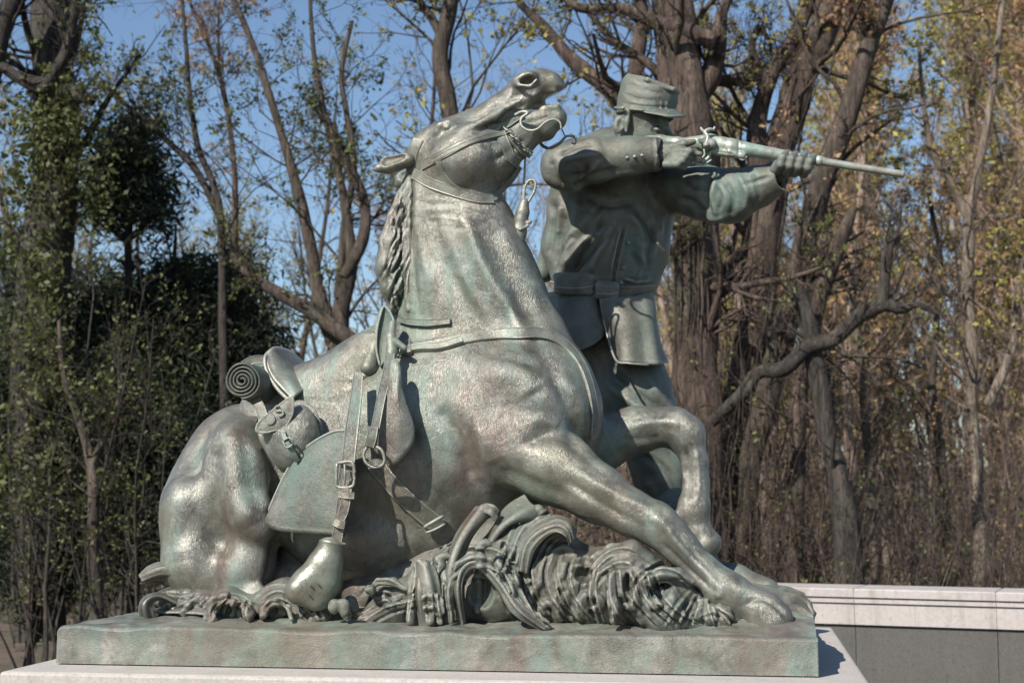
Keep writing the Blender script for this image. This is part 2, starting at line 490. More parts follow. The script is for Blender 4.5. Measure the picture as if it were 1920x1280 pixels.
M['gun'] = bronze('gun_bronze', 0.75, 0.0, 0.25, 1.25, 0.40, 0.30)
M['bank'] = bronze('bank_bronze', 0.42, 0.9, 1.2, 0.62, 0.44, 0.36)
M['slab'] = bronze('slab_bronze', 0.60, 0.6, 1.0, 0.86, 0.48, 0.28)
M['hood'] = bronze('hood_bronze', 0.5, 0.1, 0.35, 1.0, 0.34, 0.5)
def stone(name, col, sc=90, spread=0.25, stain=(.22, .20, .17)):
    t = NT(name)
    n = t.noise(sc, 6, 0.7); n2 = t.noise(4, 5, 0.6)
    lo = tuple(c * (1 - spread) for c in col); hi = tuple(min(1, c * (1 + spread * 0.6)) for c in col)
    c = t.ramp(n, [(0.3, lo), (0.5, col), (0.7, hi)])
    c = t.mix(t.math('MULTIPLY', t.ramp(n2, [(0.4, 0.0), (0.75, 1.0)]), 0.35), c, tuple(x * 0.72 for x in col))
    st = t.noise(9, 6, 0.7, vec=t.vec((1.0, 1.0, 0.08)), dist=0.4)
    c = t.mix(t.math('MULTIPLY', t.ramp(st, [(0.50, 0.0), (0.66, 1.0)]), 0.5), c, stain)
    pits = t.noise(26, 5, 0.75); c = t.mix(t.math('MULTIPLY', t.ramp(pits, [(0.34, 1.0), (0.42, 0.0)]), 0.5), c, tuple(x * 0.5 for x in col))
    t.set('Base Color', c); t.set('Roughness', 0.8)
    t.bump(n, 0.35, 0.004); return t.m
M['granite'] = stone('granite', (0.42, 0.385, 0.355), stain=(.27, .31, .26))
M['coping'] = stone('coping_stone', (0.40, 0.365, 0.345), 45, 0.18)
M['panel'] = stone('dark_panel', (0.088, 0.085, 0.076), 70, 0.3, (.06, .058, .05))
# ------------------------------------------------------------------ pedestal and bronze base
def slab(x0, x1, y0, y1, z0, z1, bev=0.01):
    r = [(x0, y0), (x1, y0), (x1, y1), (x0, y1)]
    V = []; sg = [(1, 1), (-1, 1), (-1, -1), (1, -1)]
    for z, b in ((z0, 0), (z1 - bev, 0), (z1 - bev * .3, bev * .3), (z1, bev)):
        V += [(x + s_[0] * b, y + s_[1] * b, z) for (x, y), s_ in zip(r, sg)]
    Fq = [(3, 2, 1, 0), (12, 13, 14, 15)]
    for k_ in range(3): Fq += [(k_ * 4 + i, k_ * 4 + (i + 1) % 4, k_ * 4 + 4 + (i + 1) % 4, k_ * 4 + 4 + i) for i in range(4)]
    return V, Fq
GZ = -1.22
ped = thing('stone_pedestal', 'pale pinkish granite pedestal carrying the bronze horse and soldier group', 'pedestal', (1.3, 0.8, GZ))
V, Fq = slab(-0.093, 2.76, -0.226, 1.95, -0.26, 0.0, 0.012); part('cap_stone', V, Fq, M['granite'], ped, False)
V, Fq = slab(-0.03, 2.70, -0.15, 1.88, GZ, -0.262, 0.001); part('shaft', V, Fq, M['granite'], ped, False)

def mound_h(x, y):
    g = lambda cx, cy, sx, sy, a: a * np.exp(-((x - cx) / sx) ** 2 - ((y - cy) / sy) ** 2)
    h = 0.128 + 0.012 * np.sin(x * 1.9 + 0.4) + g(1.55, .80, .55, .34, .17) + g(0.75, .75, .5, .35, .06) + g(2.42, .55, .30, .30, .115) + g(2.1, .9, .4, .3, .10) + g(1.75, .45, .40, .18, .05)
    return h
def build_base():
    nx, ny = 430, 250
    x0, x1, y0, y1 = 0.0, 2.607, 0.0, 1.62
    X, Y = np.meshgrid(np.linspace(x0, x1, nx), np.linspace(y0, y1, ny), indexing='ij')
    f = np.minimum(np.minimum((Y - y0), (y1 - Y)) / 0.16, np.minimum(X - x0, 0.3 + 0 * X) / 0.16).clip(0, 1)
    f = f * f * (3 - 2 * f)
    edge = 0.130 - 0.006 * (X / 2.6)
    Vp = np.stack([X.ravel(), Y.ravel(), 0 * X.ravel()], 1)
    rel = snoise(Vp * [1, 2.2, 1], 9, 3) * .010 + np.abs(snoise(Vp * [1, 2.5, 1], 22, 4)) * .010 + snoise(Vp, 60, 5) * .0025
    H = edge * (1 - f) + mound_h(X, Y) * f + rel.reshape(X.shape) * (0.25 + 0.75 * f)
    # right end keeps the height of the swell and is cut off by the side face
    lip = 0.006 * np.sin(X * 14 + 2 * np.sin(X * 5)) * np.exp(-Y / 0.03)
    H = H + lip * (X < 1.6)
    rr = 0.012
    top = np.stack([X, Y, H], -1)
    # round the front edge
    sy_ = np.clip(1 - Y / rr, 0, 1); top[..., 2] -= rr * 0.9 * sy_ ** 2
    sx_ = np.clip(1 - X / rr, 0, 1); top[..., 2] -= rr * 0.9 * sx_ ** 2
    V = [top.reshape(-1, 3)]; Fs = [grid_faces(nx, ny)[:, ::-1]]; o = nx * ny
    per = [(i, 0) for i in range(nx)] + [(nx - 1, j) for j in range(1, ny)] + [(i, ny - 1) for i in range(nx - 2, -1, -1)] + [(0, j) for j in range(ny - 2, 0, -1)]
    per = np.array(per); L = 14; n = len(per)
    pt = top[per[:, 0], per[:, 1]]
    ring = [pt]
    for k_ in range(1, L + 1):
        q = pt.copy(); t = k_ / L
        q[:, 2] = pt[:, 2] * (1 - t) + 0.004 * t
        w = snoise(np.stack([q[:, 0] * .6, q[:, 1] * .6, q[:, 2] * 3], 1), 14, 9) * .0025 * math.sin(math.pi * min(1, t * 1.1))
        out = np.where(per[:, 1] == 0, -1, np.where(per[:, 1] == ny - 1, 1, 0)); q[:, 1] += out * w
        q[:, 0] += np.where(per[:, 0] == 0, -w, 0)
        ring.append(q)
    R_ = np.stack(ring); V.append(R_.reshape(-1, 3))
    Fs.append(grid_faces(L + 1, n, True) + o)
    return np.vstack(V), np.vstack(Fs)[:, ::-1]
base = thing('statue_plinth', 'green weathered bronze base slab with curling grass waves under the horse', 'statue base', (1.3, 0.8, 0))
V, Fq = build_base(); part('base_slab', V, Fq, M['slab'], base)

# ------------------------------------------------------------------ horse
HY = 0.62
def build_horse():
    s = SDF((0.20, 0.0, 0.05), (2.62, 1.12, 2.32), 0.0062)
    c = s.chain; e = s.ell
    # rump, haunch, barrel, chest
    e(452, 880, .66, 105, 118, 120, 0, .02)
    e(402, 965, .60, 116, 114, 120, 0, .10)
    e(420, 1050, .58, 112, 92, 110, 0, .08)
    c([(470, 875, .66, 105), (600, 872, .66, 150), (740, 850, .66, 190), (860, 815, .66, 200), (945, 775, .64, 180)], .10, sy=.84)
    e(960, 800, .62, 165, 135, 145, 20, .08)
    c([(590, 905, .64, 140), (780, 885, .64, 168), (890, 850, .64, 130)], .06, sy=.85)
    c([(560, 800, .66, 72), (700, 745, .66, 84), (790, 700, .66, 100)], .08, sy=.7)          # back line
    # neck
    c([(905, 640, .64, 150), (884, 560, .63, 133), (870, 490, .62, 112), (858, 430, .61, 96), (846, 365, .60, 84)], .07, sy=.66)
    c([(775, 640, .63, 42), (778, 520, .62, 32), (786, 420, .61, 26), (790, 330, .60, 24)], .05, sy=.8)   # crest
    c([(1000, 640, .60, 62), (1026, 720, .60, 70), (1034, 800, .62, 72)], .06, sy=1.1)       # breast
    # near shoulder and foreleg
    c([(870, 700, .50, 60), (960, 730, .44, 62), (1005, 770, .42, 58)], .07)                # shoulder blade to point
    e(1010, 760, .50, 92, 100, 80, 0, .06)
    e(900, 800, .47, 100, 110, 70, 10, .08)
    c([(960, 830, .44, 88), (1045, 878, .38, 68), (1120, 925, .33, 52), (1185, 962, .30, 41), (1225, 983, .29, 37)], .035)
    c([(1238, 990, .28, 40), (1262, 1012, .28, 35)], .03)
    c([(1225, 975, .28, 37), (1280, 1030, .27, 30), (1325, 1075, .26, 29), (1352, 1100, .25, 33)], .025)
    c([(1352, 1100, .25, 34), (1378, 1112, .25, 33)], .02)
    c([(1372, 1108, .25, 30), (1402, 1128, .245, 27)], .02)
    c([(1408, 1128, .24, 28), (1432, 1146, .24, 36), (1444, 1162, .24, 42)], .015)          # hoof
    c([(1360, 1128, .24, 14), (1384, 1152, .24, 9)], .02)                                     # ergot
    c([(1190, 940, .27, 12), (1130, 900, .30, 17), (1075, 862, .34, 20)], .03)              # extensor ridge
    # far foreleg lifted
    c([(1050, 850, .80, 75), (1120, 833, .82, 52), (1195, 805, .84, 42), (1262, 797, .84, 34)], .04)
    c([(1265, 802, .84, 37), (1284, 815, .84, 37)], .025)
    c([(1288, 815, .84, 33), (1302, 862, .83, 24), (1306, 905, .82, 23), (1304, 940, .80, 28)], .025)
    e(1300, 955, .79, 30, 36, 28, 0, .02)
    c([(1300, 965, .79, 26), (1312, 1000, .78, 22), (1322, 1018, .78, 30)], .02)
    e(1275, 968, .78, 14, 12, 12, 0, .02)
    # near hind leg folded
    e(440, 900, .42, 66, 120, 74, -6, .07)
    c([(430, 838, .40, 34), (452, 900, .34, 37), (470, 965, .30, 36), (492, 988, .30, 28)], .06)   # thigh ridge
    c([(485, 985, .36, 42), (462, 1060, .36, 50), (450, 1120, .36, 46)], .05)
    c([(360, 950, .42, 56), (370, 1060, .42, 62), (400, 1115, .42, 48)], .06)
    c([(450, 1118, .34, 34), (540, 1128, .26, 26), (600, 1120, .24, 22)], .03)             # cannon on the ground
    c([(600, 985, .46, 78), (700, 1010, .50, 86), (800, 985, .50, 70)], .06, sy=.8)           # belly
    c([(500, 1075, .56, 55), (570, 1085, .60, 50), (660, 1080, .62, 50)], .05)
    c([(318, 1010, .55, 40), (322, 1060, .55, 42), (345, 1095, .5, 42)], .06)
    # --- head
    sub = 'sub'
    c([(818, 288, .60, 56), (852, 280, .60, 60), (900, 258, .60, 55), (942, 227, .60, 48), (985, 185, .60, 41)], .03, sy=.80)
    e(862, 300, .545, 66, 54, 62, 25, .06)                                                   # cheek
    e(884, 304, .515, 46, 38, 36, 30, .10)
    c([(872, 322, .57, 46), (925, 300, .575, 40), (968, 262, .60, 33), (1012, 240, .60, 24)], .04, sy=.9)
    c([(930, 262, .59, 46), (965, 230, .60, 34)], .03, sy=.8)
    c([(985, 172, .60, 34), (1012, 157, .60, 28), (1034, 158, .60, 21), (1047, 168, .60, 15)], .02, sy=1.1)        # upper lip
    c([(980, 242, .60, 35), (1012, 231, .60, 32), (1040, 222, .60, 24)], .02, sy=.95)        # lower jaw
    e(1022, 247, .60, 18, 14, 22, -20, .02)
    c([(983, 206, .52, 6), (1004, 195, .53, 11), (1030, 186, .54, 14)], .006, sub, sy=2.3)
    c([(1034, 185, .60, 13.5), (1046, 183, .60, 15.5), (1080, 180, .60, 17)], .006, sub, sy=3.2)   # open mouth
    c([(1016, 170, .57, 6), (1040, 170, .57, 5)], .006)                                     # upper teeth ledge
    c([(1018, 204, .56, 7), (1044, 201, .57, 7)], .006)                                     # lower teeth ledge
    # nostril
    e(985, 150, .53, 26, 16, 22, 22, .012)
    e(987, 151, .495, 17, 8, 22, 22, .006, sub)
    c([(972, 160, .50, 4), (995, 162, .495, 4), (1008, 148, .50, 4)], .008)
    # eye and brow
    e(834, 243, .50, 20, 15, 14, 20, .02)
    e(838, 240, .474, 11, 8, 9, 20, .004, sub)
    e(838, 240, .486, 8.5, 6.5, 9, 20, .002)
    c([(818, 248, .482, 4), (824, 234, .478, 5), (840, 228, .485, 5), (856, 234, .49, 3)], .010)
    c([(870, 245, .47, 8), (925, 216, .49, 7), (965, 190, .50, 6)], .025)                     # facial crest
    c([(885, 228, .50, 7), (930, 200, .52, 6)], .02, sub)
    c([(930, 245, .50, 8), (965, 222, .51, 7)], .02, sub)
    for i in range(4): c([(948 + i * 9, 205 - i * 5, .505, 2.5), (962 + i * 8, 196 - i * 5, .50, 3)], .01)
    s.blur(1)
    def fine(X, Y, Z):
        V = np.stack([X, Y, Z], 1)
        return snoise(V, 26, 1) * .0022 + snoise(V * [1, 1, .6], 70, 2) * .0012
    s.ripple(fine)
    V, Q = s.nets(); V = relax(V, Q, 1, .4)
    B = []
    def b(pts, w, amp, y=9, sh=2): B.append((pts, w, amp, y, sh))
    b([(500, 800), (520, 870), (512, 935), (524, 985)], 12, -.018, .62); b([(470, 830), (496, 900), (505, 960)], 15, .016, .6)
    b([(405, 830), (392, 900), (402, 985), (425, 1050)], 22, -.018, .62)
    b([(430, 800), (438, 870), (445, 930), (470, 985)], 20, .022, .6)
    b([(340, 890), (330, 970), (345, 1050)], 26, .008); b([(520, 1010), (510, 1060), (500, 1100)], 10, -.02)
    
    b([(1012, 660), (1050, 720), (1075, 790), (1078, 840)], 16, -.012); b([(1045, 700), (1090, 760), (1100, 830)], 12, .010)
    b([(820, 760), (860, 830), (890, 900)], 17, -.016); b([(860, 740), (905, 820), (930, 870)], 20, .010)
    b([(905, 660), (960, 672), (1010, 690)], 12, -.010); b([(900, 690), (975, 700), (1000, 740)], 26, .014)
    b([(980, 835), (1030, 812), (1065, 822), (1100, 850)], 11, -.014); b([(965, 805), (1010, 790), (1050, 800)], 15, .010)
    b([(935, 880), (1000, 905), (1060, 930)], 14, -.010)
    b([(800, 380), (822, 470), (868, 560), (930, 640)], 18, -.018)
    b([(868, 400), (905, 500), (960, 590), (985, 640)], 14, .020); b([(840, 430), (870, 520), (915, 600)], 10, .006)
    b([(915, 420), (950, 500), (1000, 600)], 18, -.012)
    b([(770, 330), (768, 430), (776, 520), (785, 590)], 7, -.007); b([(782, 340), (786, 430), (800, 520)], 9, .006)
    for (x, y, l, dy) in [(795, 392, 120, 22), (800, 405, 90, 14), (790, 372, 110, 20), (815, 415, 100, 26), (840, 388, 70, 8)]:
        b([(x, y), (x + l * .5, y + dy * .2), (x + l, y + dy)], 5.5, .0018); b([(x, y + 8), (x + l * .5, y + 8 + dy * .2), (x + l, y + 8 + dy)], 4.5, -.0016)
    b([(620, 830), (640, 920), (650, 1000)], 18, -.008); b([(690, 820), (720, 920), (740, 1000)], 18, -.007); b([(770, 800), (800, 900), (830, 960)], 18, -.007)
    b([(845, 785), (870, 850), (880, 910)], 10, -.006)
    b([(1075, 880), (1150, 925), (1215, 955)], 10, .010, .6); b([(1060, 900), (1130, 945), (1200, 985)], 9, -.008, .6)
    b([(1095, 860), (1160, 900), (1210, 930)], 8, -.006, .6)
    b([(1225, 965), (1245, 985), (1262, 1000)], 10, .008, .6); b([(1255, 1000), (1300, 1050), (1340, 1088)], 6, .009, .6); b([(1245, 1020), (1290, 1065), (1330, 1100)], 5, -.008, .6)
    b([(1330, 1085), (1350, 1105), (1345, 1120)], 8, .008, .6); b([(1392, 1135), (1425, 1122), (1460, 1140), (1478, 1165)], 5, -.006, .6)
    b([(1180, 800), (1240, 790), (1275, 795)], 9, .008); b([(1180, 825), (1240, 820)], 9, -.007)
    b([(1285, 840), (1295, 890), (1292, 935)], 4, -.008); b([(1305, 840), (1310, 900), (1305, 945)], 5, .006); b([(1278, 850), (1284, 900)], 4, .005)
    # head
    b([(838, 262), (880, 240), (925, 222), (950, 205)], 7, .006); b([(850, 270), (900, 250), (940, 232)], 6, -.005)
    b([(820, 300), (838, 345), (880, 352), (918, 330), (925, 290), (905, 262)], 9, -.005)
    b([(950, 192), (985, 172)], 4, -.004); b([(955, 200), (990, 184), (1010, 172)], 4, .004); b([(960, 210), (985, 196)], 3, -.004); b([(965, 175), (955, 190), (948, 205)], 3, -.004)
    b([(930, 300), (960, 280), (985, 262)], 7, -.008); b([(985, 232), (1005, 226), (1030, 218)], 4, -.004)
    V = brush(V, Q, B)
    return V, Q
horse = thing('bronze_horse', 'bronze fallen cavalry horse rearing its head with one foreleg thrown forward', 'horse statue', (1.3, 0.62, 0.2))
HV, HQ = build_horse()
part('body', HV, HQ, M['horse'], horse)
HB = BVHTree.FromPolygons([tuple(v) for v in HV], [tuple(int(i) for i in q) for q in HQ])
def sdf_part(name, lo, hi, h, fn, mat, parent, blur=0, strokes=None, label=None):
    s = SDF(lo, hi, h); fn(s)
    if blur: s.blur(blur)
    V, Q = s.nets(); V = relax(V, Q, 1, .4)
    if strokes: V = brush(V, Q, strokes)
    return part(name, V, Q, mat, parent, label=label)
def pbox(x0, y0, x1, y1, Y0, Y1):
    c_ = [P(x, y, Y) for x in (x0, x1) for y in (y0, y1) for Y in (Y0, Y1)]
    return np.min(c_, 0), np.max(c_, 0)
def bar(name, pts, r, mat, parent, k=8, n=6, label=None):
    V, Fq = tube1([P(*p) for p in pts], r, k, n)
    return part(name, V, Fq, mat, parent, label=label)
def bods(s, strokes_, k=.004):
    for p in strokes_: s.chain(p, k)

# mane: locks hanging down the crest
def mane(s):
    s.chain([(768, 330, .57, 9), (757, 370, .57, 15), (746, 410, .57, 21), (737, 455, .56, 27), (733, 500, .56, 29), (738, 540, .56, 24), (738, 575, .56, 11), (730, 596, .55, 4)], .012, sy=1.2)
    s.chain([(768, 330, .55, 6), (766, 420, .53, 9), (764, 500, .53, 10), (768, 580, .52, 8)], .012)
    r = random.Random(5)
    for i in range(14):
        y = 386 + i * 11.5; x = np.interp(y, [380, 420, 470, 520, 570], [746, 732, 719, 715, 726])
        s.chain([(x + 12, y - 26, .55 + r.uniform(-.03, .03), 7), (x + 1 + r.uniform(-5, 3), y, .55, 7), (x + r.uniform(-5, 7), y + 20, .55, 3)], .010)
ms = []
rm = random.Random(8)
for i in range(26):
    x0 = rm.uniform(744, 768); y0 = rm.uniform(345, 520); x1 = x0 - rm.uniform(8, 32); w = rm.uniform(1.8, 3)
    q = [(x0, y0), (x0 - 10 + rm.uniform(-5, 8), y0 + 26), (x1 + rm.uniform(-3, 8), y0 + 50), (x1 + rm.uniform(-8, 8), y0 + 74)]
    ms.append((q, w, -.006)); ms.append(([(a + 5, b_) for a, b_ in q], w, .004))
sdf_part('mane', *pbox(685, 300, 800, 640, .44, .70), .0042, mane, M['horse'], horse, strokes=ms)
def ear_fn(tip, bs, Y0, Y1):
    def f(s):
        (x0, y0), (x1, y1) = bs, tip
        mx, my = x0 * .45 + x1 * .55, y0 * .45 + y1 * .55
        s.chain([(x0, y0, Y0, 15), (mx, my, (Y0 + Y1) / 2, 17), (x1 + 12, y1 - 2, Y1, 8), (x1, y1, Y1, 3)], .01)
        s.chain([(x0 - 12, y0 - 6, Y0 - .025, 8), (mx - 4, my - 9, Y0 - .045, 10), (x1 + 18, y1 - 8, Y1 - .03, 4)], .006, 'sub')
    return f
sdf_part('ear', *pbox(680, 260, 790, 345, .42, .62), .004, ear_fn((699, 318), (764, 300), .53, .50), M['horse'], horse)
sdf_part('ear', *pbox(730, 310, 790, 365, .62, .78), .004, ear_fn((742, 346), (775, 328), .70, .70), M['horse'], horse)
for i in range(5):
    V, Fq = tube1([P(1022 + i * 6, 206 - i * .8, .572), P(1022.5 + i * 6, 196.5 - i * .8, .572)], [.0055, .0045], 6, 2); part('tooth', V, Fq, M['tack'], horse)

# ------------------------------------------------------------------ bridle
br = thing('bridle', 'bronze bridle with curb bit and straps on the thrown-up horse head', 'bridle', (2.0, .5, 1.5))
T_ = M['tack']
ribbon('crown_strap', [(786, 262), (776, 285), (772, 312), (774, 334)], 25, .006, T_, br, HB)
ribbon('cheek_strap', [(792, 311), (835, 288), (880, 265), (925, 247), (950, 238)], 18, .006, T_, br, HB)
ribbon('cheek_strap', [(812, 302), (850, 282), (900, 262), (952, 250)], 9, .007, T_, br, HB)
ribbon('throat_strap', [(776, 326), (805, 342), (845, 357), (890, 371), (924, 374)], 20, .007, T_, br, HB)
ribbon('throat_strap', [(924, 374), (940, 356), (960, 335), (974, 312)], 11, .006, T_, br, HB)
ribbon('jaw_strap', [(822, 300), (828, 322), (842, 342), (858, 356)], 12, .003, T_, br, HB)
ribbon('nose_band', [(938, 252), (948, 275), (958, 296), (972, 306)], 20, .007, T_, br, HB)
ribbon('chin_strap', [(952, 246), (962, 262), (978, 280), (996, 290)], 16, .007, T_, br, HB)
ribbon('bit_strap', [(915, 244), (932, 240), (950, 234), (962, 226), (980, 216)], 13, .008, T_, br, HB)
l_, _n = ray(HB, 928, 240); bY = (l_[1] if l_ is not None else .5) - .012
bar('buckle', [(919, 245, bY), (921, 236, bY), (934, 231, bY), (937, 240, bY), (920, 246, bY)], .0028, T_, br, 6, 3)
for i in range(9):                                                  # braided curb chain
    x, y = 951 + i * 5.6, 243 + i * 6.2
    l_, _n = ray(HB, x, y)
    if l_ is None: continue
    YY = l_[1] - .014; a_ = (-1) ** i * 3.2
    bar('chain_link', [(x - 7, y - 2 - a_, YY), (x, y + a_ * .6, YY - .006), (x + 7, y + 2 - a_, YY)], [.003, .0045, .003], T_, br, 6, 3)
def Q_(x, y, o=.016, df=.55):
    l, _ = ray(HB, x, y); return (x, y, (l[1] if l is not None else df) - o)
bar('bit_shank', [(966, 216, .50), (978, 210, .49), (990, 212, .485), (978, 222, .485), (978, 236, .48), (992, 245, .475), (1008, 242, .47), (1022, 230, .47), (1038, 224, .47), (1050, 230, .47), (1052, 242, .47)], [.007, .006, .007, .006, .0055, .0055, .005, .005, .0045, .004, .0035], T_, br, 8, 8)
bar('bit_shank', [(1010, 258, .70), (1016, 272, .70), (1030, 278, .70), (1048, 270, .70), (1062, 256, .70), (1078, 256, .72)], [.006, .0065, .0065, .006, .005, .0045], T_, br, 8, 7)
bar('bit_ring', [(1052, 240, .48), (1056, 248, .52), (1060, 257, .60)], .003, T_, br, 6, 5)
bar('bit_ring', [(1074, 256, .72), (1080, 262, .72), (1078, 270, .72), (1072, 268, .72)], .0035, T_, br, 6, 5)
# hanging rein with its loop
rein = thing('hanging_rein', 'looped bronze rein strap hanging below the horse chin in front of the soldier', 'rein', (2.1, .6, 1.2))
bar('rein_cord', [(985, 292, .60), (983, 330, .60), (980, 372, .60), (978, 385, .60)], .0042, T_, rein, 7, 6)
bar('loop', [(982, 380, .60), (984, 352, .60), (993, 338, .60), (1003, 340, .60), (1003, 355, .60), (992, 376, .60), (984, 385, .60)], .0055, T_, rein, 7, 7)
def hitch(s):
    s.chain([(983, 380, .60, 9), (980, 398, .60, 13), (977, 412, .60, 14)], .006)
    s.chain([(977, 414, .60, 13), (974, 438, .60, 14), (972, 448, .60, 13)], .002)
    s.chain([(990, 418, .59, 5), (994, 416, .59, 4)], .006); s.chain([(968, 446, .60, 8), (970, 480, .60, 8), (972, 512, .60, 7)], .004)
    s.chain([(962, 424, .585, 3), (976, 430, .57, 3), (990, 424, .585, 3)], .003)
sdf_part('hitch_knot', *pbox(950, 360, 1010, 520, .54, .66), .0034, hitch, T_, rein)

# ------------------------------------------------------------------ saddle
sad = thing('saddle', 'bronze cavalry saddle with pommel, cantle, skirt and straps on the horse back', 'saddle', (1.2, .5, .7))
def saddle_fn(s):
    s.chain([(512, 872, .64, 112), (600, 862, .64, 150), (690, 840, .65, 180)], .05, sy=.86)
    s.chain([(500, 752, .62, 34), (560, 738, .60, 26), (620, 724, .58, 26), (672, 696, .55, 28), (700, 664, .53, 20), (710, 630, .52, 12)], .15, sy=1.15)
    s.chain([(712, 560, .5, 120), (760, 1000, .5, 160)], .01, 'sub', sy=3) if False else None
    s.chain([(500, 1120, .6, 215), (760, 1190, .6, 265)], .006, 'sub', sy=3)
    s.chain([(860, 500, .6, 95), (930, 900, .6, 150)], .006, 'sub', sy=3)
sdf_part('seat', *pbox(450, 580, 760, 830, .10, 1.0), .0062, saddle_fn, M['horse'], sad, 1, strokes=[([(560, 738), (620, 742), (680, 720)], 8, .004), ([(540, 760), (600, 775), (660, 770)], 9, -.005), ([(505, 715), (508, 735)], 3, .004), ([(655, 712), (680, 706), (690, 700)], 5, .006)])
def pommel(s):
    s.chain([(718, 582, .52, 7), (714, 612, .50, 11), (708, 650, .48, 16), (694, 690, .44, 20)], .02, sy=1.6)
    s.chain([(736, 606, .38, 6), (733, 632, .345, 9), (735, 660, .33, 11), (729, 700, .30, 8)], .008)
    s.chain([(742, 640, .34, 7), (758, 652, .34, 6)], .008)
sdf_part('pommel', *pbox(670, 560, 775, 730, .22, .70), .0045, pommel, T_, sad)
plate('pommel_leaf', [(721, 574), (733, 588), (741, 612), (737, 640), (726, 668), (712, 686), (706, 655), (707, 622), (713, 592)], lambda x, y: .42 - .0002 * (y - 620), .012, C_ if 'C_' in globals() else M['cloth'], sad, -.012, 4, 7, rim=.006)
bar('pommel_rim', [(712, 684, .40), (706, 655, .405), (707, 622, .41), (713, 592, .415), (721, 574, .42), (733, 588, .415), (741, 610, .41)], .0045, M['ground'], sad, 7, 6)
# cantle: upright oval plate behind the rider seat with its slot
loft('cantle', [[(497, 664, .44), (505, 700, .42), (528, 728, .40), (548, 748, .38)], [(512, 652, .50), (535, 690, .48), (552, 712, .46), (562, 738, .42)], [(540, 660, .72), (570, 690, .70), (590, 706, .66), (604, 716, .60)], [(566, 676, .86), (592, 698, .84), (606, 712, .80), (612, 720, .74)]], .022, T_, sad, 7, 8)
bar('cantle_rim', [(548, 756, .37), (520, 728, .39), (500, 694, .42), (498, 668, .44), (513, 653, .50)], .008, T_, sad, 7, 7)
# fan shaped saddle flap
def skirtY(x, y): return .235 - .00022 * (y - 800) - .00018 * (x - 500) + .05 * (1 - min(1, (x - 495) / 160))
plate('fender_flap', [(648, 808), (622, 812), (588, 830), (562, 852), (538, 884), (518, 925), (505, 955), (496, 978), (512, 992), (545, 997), (590, 1000), (628, 1002), (650, 998), (654, 930), (656, 860)], skirtY, .012, M['cloth'], sad, .022, 4, 9, rim=.006)
bar('flap_rim', [(648, 806, .20), (622, 810, .21), (588, 828, .225), (562, 850, .24), (538, 882, .255), (518, 923, .26), (505, 953, .265), (496, 978, .27)], .0045, M['ground'], sad, 6, 7)
ribbon('stirrup_leather', [(672, 700, .30), (668, 740, .25), (660, 800, .20), (652, 870, .17), (646, 915, .165)], 27, .007, T_, sad, None, 0, taper=[.7, .85, 1, 1, 1])
ribbon('stirrup_leather', [(648, 900, .16), (642, 940, .15), (636, 985, .15), (630, 1020, .15)], 21, .008, T_, sad, None, 0)
ribbon('strap_end', [(651, 915, .142), (648, 940, .138), (644, 960, .138), (641, 975, .138)], 19, .006, T_, sad, None, 0, taper=[1, 1, 1, .5])
ribbon('strap_keeper', [(636, 926, .137), (650, 928, .130), (664, 929, .137)], 13, .006, T_, sad, None, 0)
ribbon('strap_keeper', [(628, 978, .14), (636, 982, .132), (646, 984, .14)], 16, .006, T_, sad, None, 0)
bar('buckle', [(632, 868, .15), (660, 866, .14), (664, 890, .14), (661, 911, .14), (633, 912, .15), (631, 890, .15), (632, 869, .15)], .0062, T_, sad, 7, 4)
bar('buckle_tongue', [(646, 908, .140), (647, 890, .132), (646, 870, .138)], .004, T_, sad, 6, 3)
def hood(s):
    s.chain([(620, 1024, .15, 25), (612, 1056, .15, 30), (604, 1090, .15, 34), (600, 1118, .15, 25)], .02, sy=.85)
    s.chain([(600, 1062, .14, 26), (574, 1094, .13, 28), (558, 1106, .12, 23)], .025, sy=.9)
    s.chain([(558, 1108, .12, 22), (590, 1124, .14, 20)], .02)
    s.chain([(592, 1008, .15, 3), (648, 1019, .14, 3)], .004)
    s.chain([(600, 998, .15, 12), (644, 1004, .15, 12)], .004, 'sub')
def tapY(): return None
st = thing('hooded_stirrup', 'smooth polished bronze hooded stirrup hanging below the fan shaped flap', 'stirrup', (.8, .15, .3))
sdf_part('stirrup_hood', *pbox(520, 985, 670, 1160, .02, .28), .004, hood, M['hood'], st, 1, strokes=[([(600, 1012), (622, 1016), (646, 1020)], 3, .003)])
for (x, y) in [(572, 1086), (583, 1080), (566, 1100)]:
    bar('rivet', [(x, y, .058), (x + .3, y, .052)], .0035, M['horse'], st, 6, 1)
# girth gear: quarter straps, teardrop guard and ring
plate('strap_guard', [(742, 672), (752, 690), (754, 726), (764, 760), (776, 795), (776, 826), (760, 852), (736, 872), (716, 858), (700, 838), (704, 800), (718, 760), (728, 715), (732, 680)], lambda x, y: .215 + .0005 * abs(745 - x) + .0006 * max(0, 740 - y), .010, M['horse'], sad, .016, 3, 7)
ribbon('quarter_strap', [(733, 645, .34), (728, 690, .27), (716, 740, .21), (706, 790, .18), (697, 838, .18)], 19, .006, T_, sad, None, 0, taper=[1, 1, .9, .9, .95])
ribbon('strap_end', [(700, 800, .172), (697, 820, .168), (692, 836, .172)], 20, .006, T_, sad, None, 0)
bar('girth_ring', [(690, 836, .185), (682, 850, .185), (687, 868, .185), (704, 876, .185), (720, 868, .18), (718, 848, .18), (708, 838, .18), (690, 835, .185)], .0058, T_, sad, 7, 4)
ribbon('girth_strap', [(700, 866), (722, 892), (752, 925), (790, 960), (828, 990)], 34, .007, M['horse'], sad, HB, .004)
ribbon('strap_end', [(690, 873, .19), (705, 866, .178), (722, 872, .19)], 13, .006, T_, sad, None, 0)
l_, _n = ray(HB, 815, 980)
